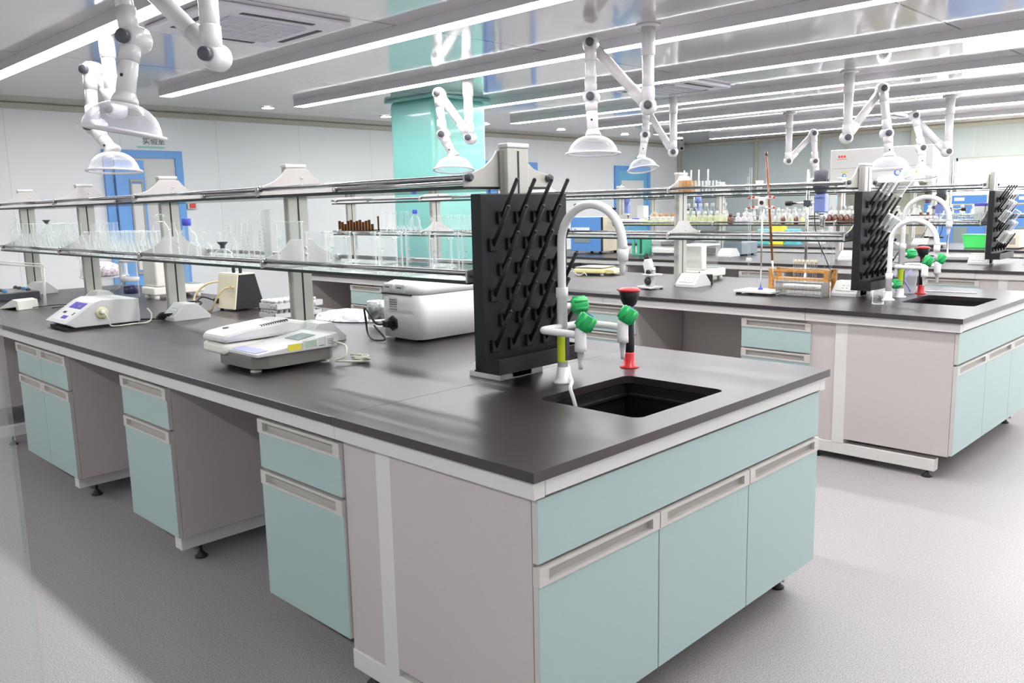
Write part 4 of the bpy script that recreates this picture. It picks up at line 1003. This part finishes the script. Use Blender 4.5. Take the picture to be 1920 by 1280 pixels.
# left part: amber tubes, volumetric flasks
g0 = None
for k in range(12):
    x = -6.03+k*.05; h = .11+.012*math.sin(k*2.1)+.02*(k % 11 > 2)
    if g0 is None:
        g0 = thing('amber_cylinder', 'amber glass tube standing in the brown row on the second bench', 'test tube', (x, 3.62, G1+.001), 0, 'amber tubes on the second bench')
        part('tube', MB().lathe([(0, .002), (.013, .002), (.014, .01), (.014, .125), (.0155, .127)], n=14, cap=False), AMB, g0)
        part('inner_base', MB().lathe([(.0165, .001), (.0165, .006)], n=12), AMBO, g0)
    else:
        c = dup(g0, (x, 3.62, G1+.001)); c.scale = (1, 1, h/.13)
solo('thin_amber_tube', 'taller thin amber tube at the right end of the brown row', 'test tube', MB().lathe([(.008, 0), (.009, .15), (.011, .17)], n=10), AMB, (-5.41, 3.64, G1+.001))
def volf(label, loc, r, h, grp):
    t = thing('volumetric_flask', label, 'flask', loc, 0, grp)
    part('bulb', MB().lathe([(0, .002), (r*.6, .0), (r*.95, r*.6), (r, r), (r*.8, r*1.7), (.009, r*2.4), (.0075, h*.6), (.0075, h*.95), (.01, h)], n=18, cap=False), GL, t)
    part('stopper', MB().lathe([(.007, h-.005), (.007, h+.005), (.012, h+.01), (.011, h+.02), (0, h+.022)], n=10), GLB, t)
    return t
v0 = None
for k in range(10):
    p_ = (-5.30+(k % 5)*.095, 3.62+.12*(k//5), G1+.001)
    if v0 is None: v0 = volf('long necked volumetric flask between the amber tubes and the blue capped bottle', p_, .034, .19, 'long necked flasks on the second bench')
    else: dup(v0, p_)
bottle('media_bottle', 'clear bottle with a blue screw cap on the rack before the teal pillar', (-4.85, 3.64, G1+.001), .048, .2, .017, cap=.022)
v0 = None
for k in range(30):
    p_ = (-4.60+(k % 15)*.055, 3.62+.12*(k//15), G1+.001)
    if v0 is None: v0 = volf('small long necked flask in the rows right of the post before the teal pillar', p_, .022, .15, 'small flasks before the teal pillar')
    else: dup(v0, p_)
# paper on second bench far end
solo('paper_sheet', 'white sheet of paper lying near the left end of the second bench', 'paper', MB().box(-.15, .15, -.1, .1, 0, .002), WPL, (-5.3, 3.25, HC))

# ================================================================== third bench
t = thing('drying_oven', 'blue fronted cream incubator on the third bench behind the swan neck tap', 'oven', (-5.42, 6.5, HC))
part('case', MB().box(0, .46, .03, .38, .03, .43, .004), BEIGE, t); part('door', MB().box(0, .46, 0, .03, .03, .43, .003), OVENB, t, 'blue door')
part('door_edge', MB().box(.46, .466, 0, .035, .03, .43), BLACK, t); part('window', MB().box(.06, .30, -.004, .001, .13, .22), LCD, t)
cp = part('control_panel', MB().box(.02, .29, -.006, .001, .25, .31), LABEL, t); kn = MB()
for k in range(4): kn.lathe([(.012, 0), (.012, .01)], (.05+k*.06, -.006, .28), 10, (0, -1, 0))
part('dials', MB().lathe([(.012, 0), (.012, .01)], (.08, -.006, .28), 10, (0, -1, 0)), BLUS, cp); kn.bm.free()
for (x, y) in ((.05, .05), (.41, .05), (.05, .34), (.41, .34)): part('foot', MB().lathe([(.018, 0), (.018, .03)], (x, y, 0), 10), BLACK, t)
t = thing('green_rack', 'sea green plastic rack standing on the third bench', 'rack', (-4.42, 6.55, HC), -.1)
part('end_plate', MB().box(-.14, .04, -.0, .02, 0, .012).box(-.14, -.11, 0, .02, .012, .2).box(-.06, -.03, 0, .02, .012, .2).box(.01, .04, 0, .02, .012, .2).box(-.14, .04, 0, .02, .185, .2), MINTG, t)
part('side', MB().box(.04, .05, 0, .12, 0, .2), MINTG, t); part('back', MB().box(-.14, .04, .10, .12, 0, .2), DGREY, t)
t = thing('glass_tray_stack', 'stack of glass trays and a white rack right of the green rack', 'tray', (-4.2, 6.62, HC), .1)
part('white_rack', MB().box(-.12, .16, 0, .2, .02, .075, .01), BACKW, t); part('glass_tray', MB().prism([(-.1, .08), (.14, .08), (.17, .16), (-.13, .16)], 'y', 0, .2, .004), GLB, t)
part('foot_bar', MB().box(-.1, .14, .01, .03, 0, .02), DGREY, t)
t = thing('water_bath', 'grey open topped water bath with glass vessels on the third bench', 'bath', (-3.95, 6.85, HC))
part('housing', MB().box(0, .62, 0, .34, .012, .14, .008), mat('blue_grey_enamel', '#7f8a93', .35), t); part('front_grille', MB().box(.02, .55, -.006, 0, .02, .08), BLACK, t)
part('deck', MB().box(.02, .60, .02, .32, .14, .15), STEEL, t)
for k in range(3): part('vessel', MB().lathe([(.035, .15), (.035, .21), (.03, .22)], (.1+k*.13, .14, 0), 14, cap=False), GLB, t)
part('lid', MB().prism([(.38, .15), (.6, .15), (.6, .24), (.5, .24)], 'y', .03, .31, .004), mat('blue_grey_lid', '#87939c', .35), t)
for (x, y) in ((.04, .04), (.58, .04), (.04, .3), (.58, .3)): part('foot', MB().lathe([(.014, 0), (.014, .013)], (x, y, 0), 8), BLACK, t)
t = thing('compact_scale', 'white compact scale near the right end of the third bench', 'scale', (-1.22, 6.97, HC), .15)
part('housing', MB().box(-.13, .11, -.1, .1, .012, .05, .01), WPL, t); part('weighing_pan', MB().lathe([(.07, .05), (.07, .058)], (0, .02, 0), 20), BACKW, t); part('feet', MB().box(-.11, .09, -.08, .08, 0, .012), DGREY, t)
solo('scale_cable', 'thin grey cord trailing from the white compact scale', 'cable', MB().tube([(-1.28, 6.78, .83), (-1.4, 6.7, .826), (-1.5, 6.6, .826), (-1.55, 6.5, .826), (-1.6, 6.45, .83)], .004, 6), DGREY)
# shelf goods of the third bench
Y3 = 6.72; S1, S2 = G1+.001, G2+.001
g0 = None
for k in range(60):     # petri dishes and small clear glass along the top shelf
    p_ = (-5.85+k*.08, Y3-.12+.1*(k % 2), S2)
    if g0 is None: g0 = solo('glass_dish', 'small clear dish in the long row on the top shelf of the third bench', 'dish', MB().lathe([(0, .002), (.034, .002), (.034, .028), (.036, .03)], n=14, cap=False), GLB, p_, group='dishes on the top shelf of the third bench')
    else:
        c = g0.copy(); COL.objects.link(c); c.location = p_; c.scale = (1, 1, .8+.5*((k*7) % 5)/4)
def row(n, x0, x1, y, z, label, r, h, nr, body, cap, grp, name='reagent_bottle', capm=None):
    f = None
    for k in range(n):
        p_ = (x0+(x1-x0)*k/max(1, n-1), y+random.uniform(-.008, .008), z)
        if f is None: f = bottle(name, label, p_, r, h, nr, body, cap=cap, cm=capm or WPL, group=grp)
        else: dup(f, p_)
    return f
row(8, -3.93, -3.42, 6.62, S1, 'pale liquid bottle in the front row right of the second rack post', .03, .12, .012, LIQ, .018, 'pale liquid bottles')
row(7, -3.95, -3.50, 6.78, S1, 'taller clear white capped bottle in the rear row', .032, .20, .014, GLB, .02, 'tall white capped bottles')
bottle('amber_bottle', 'single dark brown bottle ending the row of pale bottles', (-3.34, 6.62, S1), .03, .095, .014, AMBO, cap=.012, cm=AMBO)
row(3, -3.28, -3.14, 6.66, S1, 'pinkish white squat bottle beside the single dark bottle', .03, .10, .012, glass('pinkish_glass', '#eedfe6', .7, .4), .015, 'pinkish bottles')
row(9, -3.05, -2.62, 6.60, S1, 'tiny lime labelled vial in the row behind the clamp', .018, .06, .01, LIQ, .014, 'lime vials', 'sample_vial')
row(9, -3.05, -2.60, 6.76, S1, 'white plastic bottle in the rear row behind the lime vials', .025, .13, .014, WPL, .014, 'white plastic bottles')
row(2, -2.74, -2.60, 6.585, S1, 'small dark amber bottle between the pale bottles', .022, .09, .01, AMBO, .012, 'pair of small amber bottles', capm=WPL)
row(2, -2.68, -2.55, 6.62, S1, 'small yellow bottle beside the small amber ones', .02, .085, .01, YELL, .012, 'small yellow bottles')
row(7, -2.33, -1.99, 6.60, S1, 'brown bottle with white cap in the neat row of seven', .028, .105, .012, AMBO, .02, 'seven brown bottles')
row(6, -2.33, -2.0, 6.74, S1, 'clear bottle standing behind the brown bottles', .028, .15, .013, GLB, .018, 'clear bottles behind the brown ones')
row(6, -4.40, -4.02, 6.62, S1, 'squat pale yellow bottle left of the second rack post', .036, .07, .016, LIQ, .015, 'squat yellow bottles')
row(5, -4.38, -4.04, 6.74, S1, 'small white capped jar behind the squat yellow bottles', .03, .10, .016, WPL, .015, 'white jars', capm=mat('orange_cap', '#e0a46a', .4))
t = thing('white_box', 'white slanted box with a violet pen on the third bench shelf', 'box', (-4.80, 6.60, S1)); part('box', MB().prism([(0, 0), (.34, 0), (.30, .055), (.02, .06)], 'y', 0, .2, .004), BACKW, t); part('pen', MB().cyl((.18, .05, .066), (.28, .05, .063), .006, n=8), PURP, t)
t = thing('paper_box', 'tall white carton behind the slanted box on the third bench shelf', 'box', (-4.66, 6.80, S1)); part('carton', MB().box(0, .09, 0, .1, 0, .21, .002), WPL, t); part('flap', MB().box(0, .09, -.004, 0, .15, .2), BACKW, t)
row(14, -1.75, -1.33, 6.60, S1, 'small clear beaker like bottle left end of the right hand shelf', .02, .06, .012, GLB, .01, 'small clear bottles near the taps')
row(2, -1.46, -1.40, 6.62, S1, 'small orange brown bottle near the blue stirrer', .016, .09, .009, mat('orange_brown_glass', '#b5672e', .2), .012, 'orange brown bottles', capm=AMBO)
g0 = None
for k in range(14):
    p_ = (-1.30+(k % 7)*.062, 6.60+.11*(k//7), S1)
    if g0 is None: g0 = beaker('small_beaker', 'small beaker in the rows left of the rightmost pegboard', p_, .026, .09+.0, 'small beakers near the right pegboard')
    else: dup(g0, p_)
for k in range(2):
    t = thing('tip_box', ['clear tip box with violet lid, left one', 'clear tip box with violet lid, right one'][k]+' by the rightmost pegboard', 'box', (-1.06+k*.09, 6.74, S1)); part('tray', MB().box(0, .08, 0, .08, 0, .15, .003), BACKW, t); part('lid', MB().box(-.003, .083, -.003, .083, .15, .175, .004), PURP, t, 'violet lid')
# ================================================================== fourth bench
Y4 = 9.5
t = thing('binocular_microscope', 'black and white binocular microscope on the fourth bench', 'microscope', (-2.16, 9.1, HC), .2)
part('base', MB().box(-.13, .13, -.09, .09, 0, .03, .006), BLACK, t); part('arm', MB().prism([(-.04, .03), (.03, .03), (.04, .2), (.0, .27), (-.05, .25), (-.02, .18)], 'y', -.03, .03, .006), WPL, t)
part('stage', MB().box(-.02, .13, -.07, .07, .11, .125), BLACK, t); part('head', MB().box(-.06, .06, -.035, .035, .24, .30, .01), WPL, t); part('eyepiece', MB().cyl((-.03, 0, .3), (-.09, 0, .36), .018, n=10), BLACK, t)
t = thing('bright_green_basket', 'bright green plastic basket on the fourth bench', 'basket', (-1.72, 9.15, HC)); L = [(-.10, 0), (.12, 0), (.14, .14), (-.13, .14)]
part('basket', MB().prism(L, 'y', 0, .2, .004), BRTG, t); part('rim', MB().box(-.135, .145, -.005, .205, .14, .15, .003), BRTG, t)
t = thing('beige_instrument', 'boxy beige instrument beside the bright green basket', 'instrument', (-1.56, 9.02, HC)); part('case', MB().box(0, .32, 0, .3, .015, .16, .008), BEIGE, t); part('top', MB().box(.01, .31, .02, .28, .16, .20, .006), BACKW, t); part('vent', MB().box(.22, .28, -.002, .001, .05, .12), ALUD, t)
for i, (x, m_, lb) in enumerate(((-4.35, mat('pale_teal_plastic', '#64b3b3', .4), 'dark teal rounded box'), (-4.15, YELS, 'bright yellow container'), (-3.95, mat('aqua_plastic', '#63b4be', .4), 'aqua rounded hood'))):
    t = thing('plastic_container', lb+' on the far bench behind the burettes', 'container', (x, 9.3, HC)); part('body', MB().box(-.09, .09, -.07, .07, 0, .2 if i != 1 else .26, .02, 3), m_, t); part('base', MB().box(-.1, .1, -.08, .08, 0, .015), m_, t)
g0 = None
for k in range(26):
    p_ = (-4.7+k*.12, Y4-.1, S1)
    if g0 is None: g0 = bottle('reagent_bottle', 'pale bottle in the long row on the fourth bench shelf', p_, .03, .12, .013, BACKW, cap=.015, cm=WPL, group='pale bottles of the fourth bench')
    else: dup(g0, p_)
# ================================================================== back of the room
t = thing('biosafety_cabinet', 'large white biosafety cabinet with blue and yellow safety stickers', 'fume cupboard', (-4.90, 12.5, 0))
W_, H_ = 1.60, 2.19
part('upper_housing', MB().box(0, W_, 0, .75, 1.62, H_, .01), BACKW, t)
part('side_panel', MB().box(0, .08, .02, .75, .75, 1.62), BACKW, t); part('side_panel', MB().box(W_-.08, W_, .02, .75, .75, 1.62), BACKW, t); part('back_panel', MB().box(.08, W_-.08, .70, .75, .8, 1.62), BEIGE, t)
part('sash', MB().box(.08, W_-.08, .05, .056, 1.15, 1.62), GSH, t); part('work_surface', MB().box(0, W_, .02, .75, .72, .8), STEEL, t); part('stand', MB().box(0, .05, .05, .7, 0, .72).box(W_-.05, W_, .05, .7, 0, .72).box(0, W_, .6, .64, .3, .35), BACKW, t)
part('seam', MB().box(.04, W_-.04, -.003, .002, 1.885, 1.892), ALUD, t)
part('canopy', MB().prism([(-.10, 1.64), (0, 1.62), (0, 1.72), (-.06, 1.72)], 'x', .8, W_-.1), ALU, t)
def disc(x, z, r, m_, nm_, lb=None): return part(nm_, MB().lathe([(r, 0), (r, .003)], (x, -.0, z), 20, (0, -1, 0)), m_, t, lb)
for x, r in ((.24, .035), (.50, .05), (1.08, .055)):
    d = disc(x, 1.79 if x > .3 else 1.77, r, BLUS, 'round_sticker', 'blue round sticker'); part('pictogram', MB().lathe([(r*.62, 0), (r*.62, .001)], (x+.006, -.0032, 1.79 if x > .3 else 1.77), 14, (0, -1, 0)), WPL, d)
for z in (1.715, 1.83): part('yellow_strip', MB().box(.19, .30, -.003, 0, z-.01, z+.01), YELS, t)
tr = part('warning_triangle', MB().prism([(1.30, 1.74), (1.42, 1.74), (1.36, 1.85)], 'y', -.004, 0), YELS, t, 'yellow warning triangle'); part('warning_mark', MB().prism([(1.335, 1.755), (1.385, 1.755), (1.36, 1.81)], 'y', -.006, -.004), INK, tr)
for k in range(3): part('maker_mark', MB().box(.13+k*.045, .165+k*.045, -.003, 0, 2.06, 2.095), REDP, t, 'small red lettering block')
part('maker_line', MB().box(.11, .28, -.003, 0, 2.03, 2.037), REDP, t)
cp = part('control_column', MB().box(.02, .22, -.01, .02, 1.05, 1.60), BACKW, t); part('touch_screen', MB().box(.12, .19, -.014, -.01, 1.15, 1.45), mat('pale_blue_screen', '#bfe0f2', .3), cp)
part('knob', MB().lathe([(.02, 0), (.02, .01)], (.06, -.01, 1.5), 12, (0, -1, 0)), ALU, cp)
def oven(label, x):
    t = thing('standing_oven', label, 'oven', (x, 12.45, 0)); w = .82 if x > -3 else .78
    part('case', MB().box(0, w, .04, .7, .05, 1.42, .008), BEIGE, t); part('door', MB().box(.01, w-.01, 0, .04, .52, 1.26, .006), OVENB, t, 'blue door'); part('lower_door', MB().box(.01, w-.01, .01, .04, .08, .5), OVENB, t)
    part('window', MB().box(w*.35, w*.6, -.006, .001, .62, .95, .003), LCD, t); part('header', MB().box(.0, w, .01, .04, 1.27, 1.42), BEIGE, t)
    p_ = part('control_panel', MB().box(w*.28, w*.9, -.004, .011, 1.29, 1.41), BLUS, t); part('readout', MB().box(w*.34, w*.52, -.008, -.004, 1.33, 1.38), LABEL, p_)
    part('door_handle', MB().box(w-.06, w-.04, -.03, 0, .8, 1.0, .004), CHROME, t)
    for (a, b) in ((.06, .1), (w-.06, .1), (.06, .6), (w-.06, .6)): part('foot', MB().lathe([(.03, 0), (.03, .05)], (a, b, 0), 10), BLACK, t)
oven('tall blue doored oven behind the fourth bench, left one', -3.22); oven('tall blue doored oven behind the fourth bench, right one', -2.38)
t = thing('side_cupboard', 'low pale side cupboard with dark worktop against the back wall', 'cupboard', (-8.3, 13.45, 0)); part('carcass', MB().box(0, 2.6, .02, .7, .1, .78), PANEL, t); part('worktop', MB().box(-.02, 2.62, 0, .72, .78, .81), TOP, t)
for k in range(4): d = part('door', MB().box(k*.65+.004, k*.65+.646, 0, .02, .12, .74), BACKW, t); part('handle', MB().box(k*.65+.5, k*.65+.6, -.012, 0, .68, .695), ALU, d)
part('plinth', MB().box(0.02, 2.58, .05, .68, 0, .1), DGREY, t)
t = thing('tall_white_cabinet', 'tall white storage cabinet left of the biosafety cabinet', 'cabinet', (-5.55, 13.3, 0)); part('carcass', MB().box(0, .55, .02, .6, .03, .85), BACKW, t)
for k in range(2): part('door', MB().box(k*.275+.003, k*.275+.272, 0, .02, .05, .83), BACKW, t)
part('plinth', MB().box(0.01, .54, .03, .58, 0, .03), DGREY, t)
